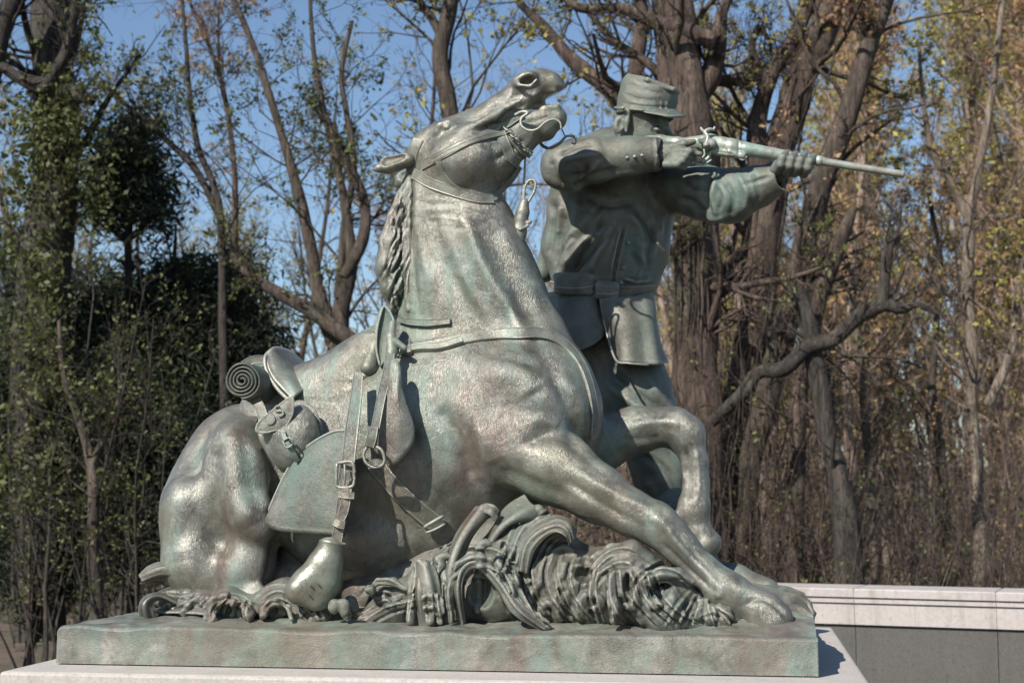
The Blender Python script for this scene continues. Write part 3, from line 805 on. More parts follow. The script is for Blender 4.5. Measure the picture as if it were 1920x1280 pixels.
bar('girth_buckle', [(796, 988, l_[1] - .03), (812, 978, l_[1] - .035), (830, 968, l_[1] - .02)], .007, T_, sad, 7, 4)
bar('girth_buckle', [(800, 998, l_[1] - .03), (816, 992, l_[1] - .035), (834, 982, l_[1] - .02)], .005, T_, sad, 7, 4)
ribbon('rear_strap', [(452, 735, .36), (480, 752, .34), (492, 776, .30), (494, 790, .28)], 20, .006, T_, sad, None, 0)
# breast strap
brst = thing('breast_strap', 'long bronze breast strap buckled to the saddle and crossing the horse chest', 'strap', (1.6, .4, .9))
ribbon('long_strap', [(765, 657), (810, 650), (860, 639), (915, 630), (965, 625), (1010, 625), (1040, 634), (1068, 656), (1092, 692), (1106, 735), (1112, 780), (1110, 820)], 22, .007, T_, brst, HB, .006, 8)
ribbon('short_strap', [(752, 662), (790, 655), (830, 652), (868, 640)], 15, .009, T_, brst, HB, .012, 6)
ribbon('strap_keeper', [(768, 645), (769, 656), (770, 668)], 10, .008, T_, brst, HB, .016, 4)
bar('strap_ring', [Q_(738, 656, .02, .3), Q_(745, 648, .02, .3), Q_(754, 652, .02, .3), Q_(754, 662, .02, .3), Q_(744, 666, .02, .3), Q_(737, 658, .02, .3)], .0045, T_, brst, 7, 4)
ribbon('coat_strap', [(752, 600), (775, 604), (805, 606), (846, 603)], 13, .010, T_, brst, HB, .008, 6, taper=[.7, 1, 1, .8])

# ------------------------------------------------------------------ saddle bag
bag = thing('saddlebag', 'small rounded bronze saddlebag lettered US beside the blanket roll', 'saddlebag', (.75, .3, .6))
def bagY(x, y): return .285 + .0002 * (x - 545)
plate('bag_body', [(545, 762), (575, 762), (594, 790), (599, 822), (590, 850), (568, 872), (546, 884), (522, 876), (503, 852), (494, 822), (492, 795)], bagY, .03, M['horse'], bag, .062, 4, 10, edge=2.6)
plate('bag_back', [(552, 752), (584, 760), (604, 795), (607, 828), (596, 862), (560, 888), (528, 884), (498, 846), (486, 800)], lambda x, y: bagY(x, y) + .03, .014, M['horse'], bag, .01, 4, 6)
plate('bag_flap', [(478, 806), (484, 790), (505, 772), (530, 752), (546, 741), (552, 750), (550, 776), (540, 796), (532, 806), (528, 816), (518, 808), (500, 812), (484, 812)], lambda x, y: bagY(x, y) - .058, .010, T_, bag, .003, 5, 8, rim=.004)
ribbon('bag_strap', [(529, 808, .20), (534, 822, .188), (543, 838, .188), (552, 854, .205), (558, 864, .22)], 10, .005, T_, bag, None, 0)
bar('bag_buckle', [(531, 826, .180), (543, 820, .180), (549, 832, .180), (537, 839, .180), (531, 827, .180)], .0035, T_, bag, 6, 3)
def letters():
    cu = bpy.data.curves.new('us_text', 'FONT'); cu.body = 'US'; cu.size = .062; cu.extrude = .0028; cu.bevel_depth = .0012; cu.space_character = 1.25
    cu.resolution_u = 3
    ob = bpy.data.objects.new('letters', cu); COL.objects.link(ob); bpy.context.view_layer.update()
    dg = bpy.context.evaluated_depsgraph_get(); me = bpy.data.meshes.new_from_object(ob.evaluated_get(dg)); bpy.data.objects.remove(ob)
    V = np.array([v.co[:] for v in me.vertices]); Fc = [tuple(p.vertices) for p in me.polygons]
    a = math.radians(38); R_ = np.array([[math.cos(a), -math.sin(a)], [math.sin(a), math.cos(a)]])
    xz = V[:, :2] @ R_.T; o = P(503, 800, bagY(501, 803) - .0668)
    W_ = np.stack([o[0] + xz[:, 0], o[1] - V[:, 2] + 0.06 * xz[:, 0], o[2] + xz[:, 1]], 1)
    part('letters', W_, Fc, T_, bag, False)
letters()
# ------------------------------------------------------------------ blanket roll
roll = thing('blanket_roll', 'rolled bronze blanket with spiral end strapped behind the saddle', 'blanket roll', (.6, .5, .7))
def build_roll():
    cx, cy = 453, 713; Y0, Y1 = .30, .98
    nt = 190; turns = 4.6
    th = np.linspace(0, turns * 2 * math.pi, nt)
    rad = 4 + (37 - 4) * th / th[-1]
    q = S(1, Y0); c0 = P(cx, cy, Y0)
    out = []
    wgt = q * 2.9
    for side in (1, -1):
        r_ = rad * q + side * wgt
        out.append((r_ * (1 + .04 * np.sin(2.3 * th))))
    ax = np.array([.10, 1, -.02]); ax /= np.linalg.norm(ax)
    depths = [0.0, .004, .05, .2, .4, Y1 - Y0]
    rows = []
    prof = [(0, 0.5, .006), (0, 0.0, 0.0), (0, 0, .012), (0, 0, .2), (0, 0, .68)]
    def ringp(rr, d, wob=0):
        w = 1 + .02 * np.sin(3 * th + d * 9)
        return np.stack([c0[0] + ax[0] * d + rr * w * np.cos(-th + 2.2), c0[1] + ax[1] * d + 0 * th, c0[2] + ax[2] * d + rr * w * .97 * np.sin(-th + 2.2)], 1)
    mid = rad * q
    seq = [ringp(out[1], .68), ringp(out[1], .01), ringp(mid - wgt * .6, .002), ringp(mid, 0), ringp(mid + wgt * .6, .002), ringp(out[0], .01), ringp(out[0], .2), ringp(out[0], .45), ringp(out[0], .68)]
    G = np.stack(seq, 1)
    return G.reshape(-1, 3), grid_faces(nt, len(seq), False)
V, Fq = build_roll(); part('rolled_blanket', V, Fq, M['cloth'], roll)
def wrap(s):
    for (x, y0, Y, dz) in [(478, 700, .55, 0), (500, 697, .75, 0)]:
        pass
for Yw, xw in ((.50, 486), (.72, 512)):
    pts = [(xw + 43 * math.cos(a), 713 + 3 + 43 * math.sin(a), Yw + .02 * math.cos(a)) for a in np.linspace(-3.0, 1.2, 9)]
    ribbon('roll_strap', pts, 16, .006, T_, roll, None, 0, nor=None)
# ------------------------------------------------------------------ soldier
C_ = M['cloth']
sol = thing('bronze_soldier', 'bronze cavalry soldier in forage cap standing behind the horse and aiming a carbine', 'soldier statue', (1.75, 1.2, .2))
def sol_body(s):
    # head
    s.chain([(1204, 222, 1.12, 46), (1210, 246, 1.12, 41)], .02, sy=.86)
    s.chain([(1216, 262, 1.12, 33), (1228, 280, 1.12, 26)], .02, sy=.9)
    s.chain([(1186, 262, 1.13, 30), (1180, 300, 1.14, 32)], .02)
    s.chain([(1240, 228, 1.11, 12), (1248, 243, 1.11, 9)], .012, sy=2.0)                   # brow
    s.chain([(1246, 238, 1.12, 6), (1257, 258, 1.12, 7), (1250, 264, 1.12, 6)], .008, sy=1.1)   # nose
    s.chain([(1240, 272, 1.12, 8), (1249, 278, 1.12, 5)], .008, sy=2)                       # lips
    s.ell(1232, 243, 1.045, 11, 7, 9, 0, .008, 'sub'); s.ell(1232, 243, 1.06, 7, 5, 7, 0, .002)
    s.ell(1161, 234, 1.04, 12, 19, 7, -8, .006); s.ell(1163, 232, 1.022, 6.5, 11, 6, -8, .004, 'sub')    # ear
    s.chain([(1178, 208, 1.03, 6), (1176, 228, 1.03, 5), (1174, 246, 1.03, 3)], .01)       # sideburn
    s.chain([(1160, 215, 1.12, 10), (1160, 245, 1.13, 10)], .02)                            # hair at the nape
    # far neck to shoulders (inside the coat)
    s.chain([(1180, 300, 1.18, 36), (1160, 360, 1.28, 55), (1140, 500, 1.33, 60)], .03)
    # right hand at the small of the stock
    s.chain([(1226, 288, 1.00, 22), (1252, 288, 1.00, 21), (1272, 288, 1.00, 19)], .012, sy=.8)
    s.chain([(1262, 276, .985, 9), (1282, 270, .975, 8), (1300, 266, .985, 6)], .005)       # thumb
    for i, (dy, dx) in enumerate([(0, 0), (10, -6), (19, -13), (27, -22)]):
        s.chain([(1270 + dx, 284 + dy * .9, .975, 8.5), (1292 + dx, 284 + dy * .9, .955, 8), (1303 + dx, 286 + dy, .98, 7), (1300 + dx, 287 + dy, 1.02, 6)], .0035)
    s.chain([(1288, 283, .965, 6.5), (1312, 289, .97, 5.5)], .003)                          # trigger finger
    # left hand under the barrel, fingers over the near side
    s.chain([(1428, 336, 1.12, 22), (1455, 322, 1.10, 21), (1480, 312, 1.08, 19)], .012)
    s.chain([(1470, 312, 1.07, 18), (1510, 309, 1.07, 17)], .012)
    for i in range(4):
        x = 1468 + i * 17; y = 296 + i * 2.2
        s.chain([(x - 12, y + 24, 1.03, 9), (x - 4, y + 12, .995, 9), (x - 1, y, .99, 8.4), (x + 6, y - 8, 1.015, 7.2), (x + 9, y - 9, 1.05, 6)], .0035)
    s.chain([(1452, 318, 1.03, 9), (1462, 298, 1.02, 8), (1478, 287, 1.04, 7)], .004)       # thumb
sdf_part('body', *pbox(1110, 150, 1560, 560, .85, 1.42), .0048, sol_body, C_, sol, 0)

def coat(s):
    c = s.chain
    # torso turned towards the viewer's right
    c([(1150, 330, 1.330, 84), (1140, 420, 1.330, 96), (1136, 500, 1.330, 92), (1136, 545, 1.330, 84)], .06, sy=.82)
    c([(1080, 320, 1.270, 50), (1150, 310, 1.310, 62), (1230, 330, 1.370, 56), (1270, 350, 1.410, 44)], .05)
    c([(1228, 380, 1.350, 42), (1212, 470, 1.290, 40), (1190, 530, 1.270, 40)], .05)
    c([(1072, 380, 1.310, 44), (1062, 460, 1.350, 40), (1076, 530, 1.330, 36)], .05)
    c([(1052, 430, 1.430, 25), (1020, 510, 1.450, 18), (1006, 525, 1.430, 9)], .03)
    # collar
    c([(1165, 275, 1.08, 16), (1195, 292, 1.05, 14), (1222, 300, 1.06, 12)], .015)
    # near sleeve
    c([(1082, 305, 1.30, 46), (1062, 312, 1.02, 46)], .03)
    c([(1060, 312, 1.00, 47), (1120, 300, .985, 42), (1180, 292, .985, 37), (1226, 290, 1.00, 33)], .02)
    c([(1040, 330, 1.00, 22), (1075, 345, .99, 20)], .03)
    s.chain([(1234, 289, 1.00, 27), (1250, 289, 1.0, 27)], .002, 'sub')
    # far sleeve
    c([(1262, 350, 1.28, 48), (1320, 362, 1.22, 50), (1372, 368, 1.15, 49), (1420, 350, 1.11, 38), (1450, 338, 1.09, 31)], .03)
    c([(1345, 392, 1.14, 24), (1385, 388, 1.12, 24)], .03)
    s.chain([(1452, 337, 1.085, 25), (1490, 322, 1.06, 28)], .002, 'sub')
    s.blur(1)
    def folds(X, Y, Z):
        V = np.stack([X, Y, Z], 1)
        return snoise(V * [1, 1, .8], 15, 31) * .007 + np.abs(snoise(V * [1.2, 1, .6], 30, 32)) * .004 + snoise(V, 70, 33) * .0012
    s.ripple(folds)
ST = []
def k_(p, w, a, y=9, sh=2): ST.append((p, w, a * 1.25, y, sh))
k_([(1060, 350), (1040, 330), (1032, 300)], 7, -.010); k_([(1075, 352), (1095, 335), (1100, 310)], 6, -.010); k_([(1085, 340), (1110, 318), (1125, 300)], 5, .008)
k_([(1050, 290), (1080, 275), (1110, 270)], 5, -.008); k_([(1060, 300), (1095, 292), (1130, 288)], 5, .007); k_([(1065, 330), (1110, 326), (1150, 318)], 6, -.008); k_([(1110, 338), (1160, 328), (1200, 322)], 5, .005)
k_([(1228, 258), (1231, 290), (1229, 322)], 3, .006)
k_([(1330, 330), (1322, 360), (1330, 400)], 7, -.014); k_([(1342, 335), (1335, 370), (1345, 405)], 6, .010); k_([(1360, 340), (1375, 372), (1370, 405)], 6, -.008); k_([(1385, 330), (1400, 360), (1395, 395)], 6, .007); k_([(1410, 325), (1418, 350), (1425, 380)], 5, -.007)
k_([(1280, 335), (1300, 350), (1325, 352)], 6, -.008); k_([(1275, 370), (1300, 380), (1320, 400)], 7, -.010); k_([(1455, 308), (1462, 335), (1472, 362)], 3, .006)
k_([(1170, 430), (1160, 470), (1152, 510), (1150, 545)], 2.5, -.010); k_([(1164, 430), (1154, 470), (1146, 510)], 3, .007)
k_([(1060, 500), (1090, 460), (1125, 430)], 7, .012); k_([(1075, 510), (1105, 475), (1135, 445)], 6, -.012); k_([(1050, 480), (1080, 440)], 5, -.010)
k_([(1190, 440), (1205, 480), (1195, 530)], 8, .010); k_([(1215, 400), (1225, 450), (1210, 520)], 7, -.012); k_([(1060, 400), (1050, 450), (1040, 500)], 8, -.012)
k_([(1085, 375), (1075, 430), (1060, 470)], 9, .012); k_([(1240, 400), (1235, 440), (1222, 490)], 6, .008); k_([(1130, 380), (1100, 420)], 7, -.008)
k_([(1110, 400), (1080, 440), (1055, 490), (1048, 520)], 9, .014); k_([(1130, 410), (1108, 450), (1078, 500), (1068, 525)], 6, -.014); k_([(1150, 420), (1128, 460), (1105, 510)], 8, .013)
k_([(1180, 400), (1200, 430), (1212, 470)], 8, .012); k_([(1195, 395), (1218, 425), (1232, 455)], 6, -.012); k_([(1185, 470), (1200, 500), (1190, 530)], 5, -.010); k_([(1205, 480), (1215, 510), (1205, 535)], 6, .010)
k_([(1045, 515), (1080, 522), (1120, 524)], 5, .010); k_([(1170, 522), (1195, 528), (1218, 524)], 5, .010); k_([(1100, 370), (1140, 385), (1190, 380)], 7, -.010); k_([(1040, 380), (1035, 430), (1028, 480)], 7, -.012); k_([(1052, 385), (1046, 440)], 6, .01)
k_([(1300, 400), (1330, 412), (1360, 408)], 6, .008); k_([(1395, 345), (1420, 338), (1440, 332)], 4, -.006); k_([(1345, 350), (1352, 372), (1348, 395)], 4, -.006)
sdf_part('coat', *pbox(990, 235, 1490, 660, .86, 1.62), .0058, coat, C_, sol, 0, ST)
for (x, y) in [(1176, 296), (1190, 294), (1204, 292)]:
    V, Fq = tube1([P(x, y, .912), P(x, y, .906)], [.0085, .0075], 9, 2); part('cuff_button', V, Fq, M['tack'], sol)
CB = None
def coat_bvh():
    o = [q for q in sol.children if q.name.startswith('coat')][0]; off = np.array(sol.location)
    return BVHTree.FromPolygons([tuple(np.array(v.co) + off) for v in o.data.vertices], [tuple(p.vertices) for p in o.data.polygons])
CB = coat_bvh()
for (x, y) in [(1178, 455), (1168, 502), (1164, 530)]:
    l_, _n = ray(CB, x, y)
    if l_ is not None:
        V, Fq = tube1([l_ + [0, .006, 0], l_ - [.001, .008, -.001]], [.013, .011], 10, 2); part('coat_button', V, Fq, M['tack'], sol)
ribbon('belt', [(1038, 540), (1070, 541), (1110, 545), (1150, 549), (1190, 549), (1224, 545)], 28, .008, M['tack'], sol, CB, .004, 6)
def clasp(s):
    s.chain([(1118, 528, 1.02, 7), (1158, 532, 1.02, 7), (1156, 560, 1.02, 7), (1116, 556, 1.02, 7), (1118, 528, 1.02, 7)], .003)
    s.chain([(1124, 543, 1.03, 11), (1150, 546, 1.03, 11)], .003)
for nm, (x0, y0, x1, y1) in {'cartridge_box': (1040, 512, 1114, 552), 'cap_pouch': (1118, 528, 1160, 561)}.items():
    l_, _n = ray(CB, (x0 + x1) / 2, (y0 + y1) / 2); yy = (l_[1] if l_ is not None else 1.08) - .012
    plate(nm, [(x0, y0), ((x0 + x1) / 2, y0 - 1), (x1, y0 + 2), (x1 + 1, (y0 + y1) / 2), (x1 - 3, y1), ((x0 + x1) / 2, y1 + 1), (x0 + 2, y1 - 2), (x0 - 1, (y0 + y1) / 2)], lambda x, y: yy, .045, C_, sol, .012, 3, 6, edge=4)
    bar('box_flap_edge', [(x0, y0 + (y1 - y0) * .66, yy - .028), ((x0 + x1) / 2, y0 + (y1 - y0) * .72, yy - .036), (x1, y0 + (y1 - y0) * .62, yy - .028)], .004, M['tack'], sol, 6, 4)

def skirts(s):
    c = s.chain
    c([(1120, 555, 1.20, 82), (1108, 610, 1.20, 86)], .04, sy=.85)
    c([(1175, 570, 1.14, 46), (1188, 640, 1.12, 52)], .03, sy=.8)
    c([(1062, 580, 1.16, 44), (1075, 622, 1.12, 38)], .03)
def lathe_cloth(name, rails, th, strokes=None, **kw):
    return loft(name, rails, th, C_, sol, 8, 10, **kw)
lathe_cloth('coat_tail', [
    [(1126, 556, 1.15), (1131, 600, 1.13), (1141, 640, 1.12), (1152, 678, 1.11)],
    [(1152, 558, 1.13), (1158, 600, 1.11), (1168, 642, 1.10), (1178, 681, 1.09)],
    [(1186, 556, 1.15), (1194, 600, 1.12), (1202, 644, 1.12), (1208, 683, 1.10)],
    [(1212, 552, 1.20), (1222, 600, 1.17), (1231, 645, 1.15), (1239, 683, 1.13)],
    [(1220, 552, 1.33), (1228, 600, 1.34), (1238, 645, 1.35), (1247, 680, 1.36)]], .022, ridges=1.3, amp=.008, seed=2)
lathe_cloth('coat_tail', [
    [(1020, 545, 1.350), (1020, 590, 1.360), (1028, 640, 1.370), (1040, 660, 1.380)],
    [(1040, 550, 1.230), (1042, 590, 1.190), (1048, 630, 1.170), (1062, 652, 1.170)],
    [(1080, 554, 1.180), (1084, 590, 1.140), (1086, 628, 1.110), (1088, 656, 1.110)],
    [(1112, 556, 1.170), (1118, 590, 1.140), (1120, 615, 1.130), (1118, 640, 1.130)],
    [(1126, 556, 1.180), (1130, 580, 1.170), (1134, 600, 1.170), (1136, 612, 1.170)]], .022, ridges=1.2, amp=.008, seed=4)
bar('tail_piping', [(1128, 560, 1.155), (1132, 600, 1.130), (1142, 640, 1.110), (1156, 676, .99), (1180, 681, .96), (1216, 684, .99)], .005, M['tack'], sol, 6, 6)

def trousers(s):
    c = s.chain
    c([(1120, 560, 1.410, 72), (1130, 640, 1.410, 76)], .04)
    c([(1165, 640, 1.370, 68), (1190, 740, 1.330, 66), (1215, 800, 1.310, 60), (1238, 880, 1.310, 52), (1252, 960, 1.310, 44), (1290, 1040, 1.180, 38)], .04)   # front leg
    c([(1080, 640, 1.490, 62), (1050, 760, 1.550, 56), (990, 900, 1.610, 46), (930, 1010, 1.530, 38)], .04)
    s.blur(1)
    def folds(X, Y, Z):
        V = np.stack([X, Y, Z], 1)
        return snoise(V * [1, 1, .5], 17, 41) * .009 + np.abs(snoise(V * [1, 1, .8], 33, 42)) * .005
    s.ripple(folds)
sdf_part('trousers', *pbox(880, 480, 1350, 1085, 1.06, 1.80), .0075, trousers, C_, sol, 0, strokes=[
    ([(1150, 690), (1200, 740), (1250, 770)], 8, -.014), ([(1140, 720), (1190, 760), (1240, 790)], 7, .012), ([(1200, 850), (1250, 880), (1275, 930)], 8, -.012), ([(1210, 700), (1235, 740), (1262, 770)], 6, .010), ([(1215, 900), (1240, 950)], 6, .01)])
def boot(s):
    c = s.chain
    c([(1268, 960, 1.210, 46), (1300, 1030, 1.06, 36), (1318, 1066, 1.02, 34)], .03)
    c([(1320, 1072, 1.00, 30), (1380, 1086, .90, 26), (1440, 1104, .80, 20)], .03)
sdf_part('boot', *pbox(1180, 880, 1520, 1180, .70, 1.34), .0065, boot, C_, sol, 0, strokes=[([(1262, 985), (1300, 975)], 4, .005), ([(1290, 1040), (1320, 1030)], 5, -.008)])

# forage cap
def cap(s):
    e = s.ell
    s.chain([(1209, 212, 1.12, 56), (1211, 196, 1.12, 54)], .004, sy=.92)
    s.chain([(1204, 188, 1.12, 44), (1222, 190, 1.12, 46)], .02, sy=.95)
    e(1222, 176, 1.12, 52, 26, 46, -20, .02)
    e(1196, 160, 1.12, 30, 27, 36, -20, .03)
    s.chain([(1160, 82, 1.12, 60), (1330, 128, 1.12, 56)], .008, 'sub', sy=3)
    s.chain([(1178, 143, 1.10, 5), (1215, 150, 1.02, 5), (1262, 168, 1.04, 5), (1270, 174, 1.12, 5)], .006)
    s.chain([(1209, 268, 1.12, 58), (1209, 300, 1.12, 58)], .003, 'sub', sy=1.2)
    s.chain([(1120, 240, 1.12, 27), (1300, 252, 1.12, 27)], .003, 'sub', sy=5)
    for y0, r_, k0 in [(204, 57.0, 0)]:                                   # band edges
        pts = []
        for a in np.linspace(math.radians(-170), math.radians(30), 17):
            pts.append((1209 + r_ * math.cos(a), y0 + 3 - 4 * math.sin(a) * 0 + (math.cos(a)) * 5, 1.12 + S(r_, 1.12) * .92 * math.sin(a), 2.6))
        s.chain(pts, .003)
def visor(s): pass
CS = [([(1180, 158), (1210, 168), (1240, 176)], 4, -.004), ([(1196, 146), (1222, 158), (1258, 170)], 4, .0035), ([(1172, 176), (1200, 186), (1230, 188)], 4, -.0035), ([(1190, 138), (1200, 150), (1225, 158)], 4, -.003), ([(1240, 190), (1240, 208)], 2.5, .004), ([(1250, 191), (1250, 209)], 2.5, .004), ([(1168, 193), (1210, 199), (1262, 201)], 2, -.004)]
sdf_part('cap', *pbox(1130, 110, 1300, 250, .94, 1.30), .0036, cap, C_, sol, 0, CS)
loft('cap_visor', [
    [(1200, 206, 1.02), (1210, 211, 1.00), (1222, 214, .995)],
    [(1225, 206, 1.02), (1240, 213, 1.00), (1254, 219, .99)],
    [(1256, 207, 1.06), (1268, 213, 1.05), (1279, 219, 1.04)],
    [(1264, 207, 1.12), (1274, 214, 1.12), (1284, 219, 1.12)],
    [(1256, 207, 1.18), (1272, 214, 1.20), (1284, 219, 1.22)],
    [(1225, 206, 1.22), (1244, 213, 1.255), (1258, 219, 1.275)]], .010, C_, sol, 6, 6)
for x, y, Y in [(1168, 203, 1.01), (1253, 212, 1.035)]:
    V, Fq = tube1([P(x, y, Y), P(x, y, Y - .012)], [.009, .008], 9, 2); part('cap_button', V, Fq, M['tack'], sol)

# ------------------------------------------------------------------ carbine
G_ = M['gun']
gun = thing('carbine', 'pale green bronze carbine with side hammer held level by the soldier', 'carbine', (2.1, 1.05, 1.6))
def gun_fn(s):
    c = s.chain
    c([(1130, 286, 1.09, 22), (1190, 272, 1.07, 18), (1238, 266, 1.05, 13), (1270, 268, 1.045, 11), (1298, 270, 1.04, 12)], .01, sy=.7)
    c([(1296, 269, 1.04, 13), (1330, 268, 1.03, 17), (1372, 277, 1.02, 17), (1398, 281, 1.02, 15)], .008, sy=.75)
    c([(1398, 280, 1.02, 13.5), (1470, 292, 1.02, 11)], .003)
    c([(1386, 274, 1.02, 6), (1408, 278, 1.02, 8)], .004)
    c([(1340, 284, 1.01, 8), (1380, 292, 1.01, 6)], .006)
    c([(1368, 286, 1.0, 6), (1392, 292, 1.0, 7)], .004)
    c([(1318, 262, .985, 9), (1334, 270, .985, 10)], .006)                                # lock plate
sdf_part('stock', *pbox(1080, 230, 1500, 330, .93, 1.18), .0036, gun_fn, G_, gun, 0, strokes=[([(1385, 264), (1384, 294)], 2, -.004), ([(1340, 283), (1375, 289)], 2, -.003), ([(1305, 262), (1330, 256), (1360, 262)], 2, .003)])
V, Fq = tube1([P(1395, 281, 1.02), P(1530, 301, 1.02), P(1560, 306, 1.02), P(1694, 327, 1.02)], [.0240, .0190, .0165, .0145], 16, 8)
part('barrel', V, Fq, G_, gun)
V, Fq = tubes(np.array([[P(1690, 326.4, 1.02), P(1695.5, 327.3, 1.02), P(1696, 327.4, 1.02), P(1690, 326.5, 1.02)]]), np.array([[.0155, .0155, .009, .0085]]), 16); part('muzzle', V, Fq, G_, gun)
bar('barrel_band', [(1531, 301, 1.02), (1541, 302.6, 1.02)], .0215, G_, gun, 14, 2)
bar('trigger_guard', [(1300, 284, 1.0), (1304, 298, 1.0), (1316, 303, 1.0), (1328, 296, 1.0), (1334, 284, 1.0), (1346, 279, 1.0)], [.006, .008, .008, .007, .006, .006], G_, gun, 8, 7)
bar('trigger_guard', [(1298, 288, 1.0), (1304, 305, 1.0), (1318, 309, 1.0), (1334, 300, 1.0)], [.004, .005, .005, .004], G_, gun, 8, 6)
bar('trigger', [(1320, 280, 1.0), (1321, 290, 1.0), (1316, 297, 1.0)], .004, G_, gun, 7, 4)
bar('hammer', [(1324, 272, .975), (1327, 258, .975), (1322, 248, .98), (1330, 243, .985), (1339, 243, .99)], [.013, .009, .0085, .008, .005], G_, gun, 8, 6)
bar('hammer_spur', [(1322, 249, .98), (1316, 243, .98), (1314, 239, .98)], [.007, .006, .004], G_, gun, 7, 4)
bar('rear_sight', [(1338, 245, .99), (1340, 238, .99)], .005, G_, gun, 6, 2)
bar('lock_screw', [(1324, 272, .968), (1324, 272, .958)], .012, G_, gun, 9, 1)
bar('swivel', [(1384, 294, 1.0), (1392, 300, 1.0), (1400, 294, 1.0)], .0045, G_, gun, 7, 5)
# ------------------------------------------------------------------ curling grass waves on the base
GR = M['bank']
def gz(px, py_guess, Y):
    """photograph row of the mound surface below column px at depth Y"""
    q = P(px, 1100, Y); z = mound_h(q[0], Y) if Y > .14 else .13
    return px_of((q[0], Y, float(z) - .01))[1]
def wave(rails, th=.016, ridges=2, amp=.004, seed=0, nu=8, nv=7):
    rails = [[(x, y + (12 if y > 1155 else 0), Y + (.055 if y > 1155 else 0)) for x, y, Y in r_] for r_ in rails]
    return loft('grass_wave', rails, th, GR, base, nu, nv, ridges=ridges, amp=amp, seed=seed)
# tall blade
wave([[(828, 1160, .16), (834, 1075, .20), (852, 1010, .25), (893, 953, .29)], [(846, 1160, .13), (846, 1075, .16), (868, 1005, .20), (908, 947, .24)], [(864, 1150, .15), (862, 1080, .20), (886, 1010, .24), (934, 952, .27)]], .018, 1.5, .004, 1)
wave([[(893, 953, .29), (908, 944, .25), (925, 946, .23), (936, 956, .24)], [(886, 968, .29), (900, 962, .24), (916, 964, .22), (926, 976, .23)]], .012, 1, .002, 2)
# left blades and their cave
wave([[(764, 1168, .15), (770, 1110, .18), (778, 1070, .20), (782, 1052, .20)], [(796, 1166, .10), (802, 1110, .12), (796, 1066, .14), (786, 1050, .16)], [(832, 1160, .12), (826, 1110, .14), (816, 1068, .16), (800, 1052, .18)]], .014, 1.5, .004, 5)
wave([[(816, 1160, .14), (818, 1100, .18), (814, 1050, .22), (836, 1020, .26)], [(846, 1158, .12), (840, 1100, .15), (834, 1052, .19), (844, 1030, .24)]], .014, 1, .004, 6)
wave([[(905, 1028, .27), (925, 985, .28), (950, 950, .31), (984, 928, .34)], [(918, 1020, .24), (942, 985, .24), (972, 962, .26), (1000, 948, .30)], [(940, 1000, .27), (965, 982, .27), (998, 974, .29), (1028, 966, .33)]], .012, 1.2, .003, 8)

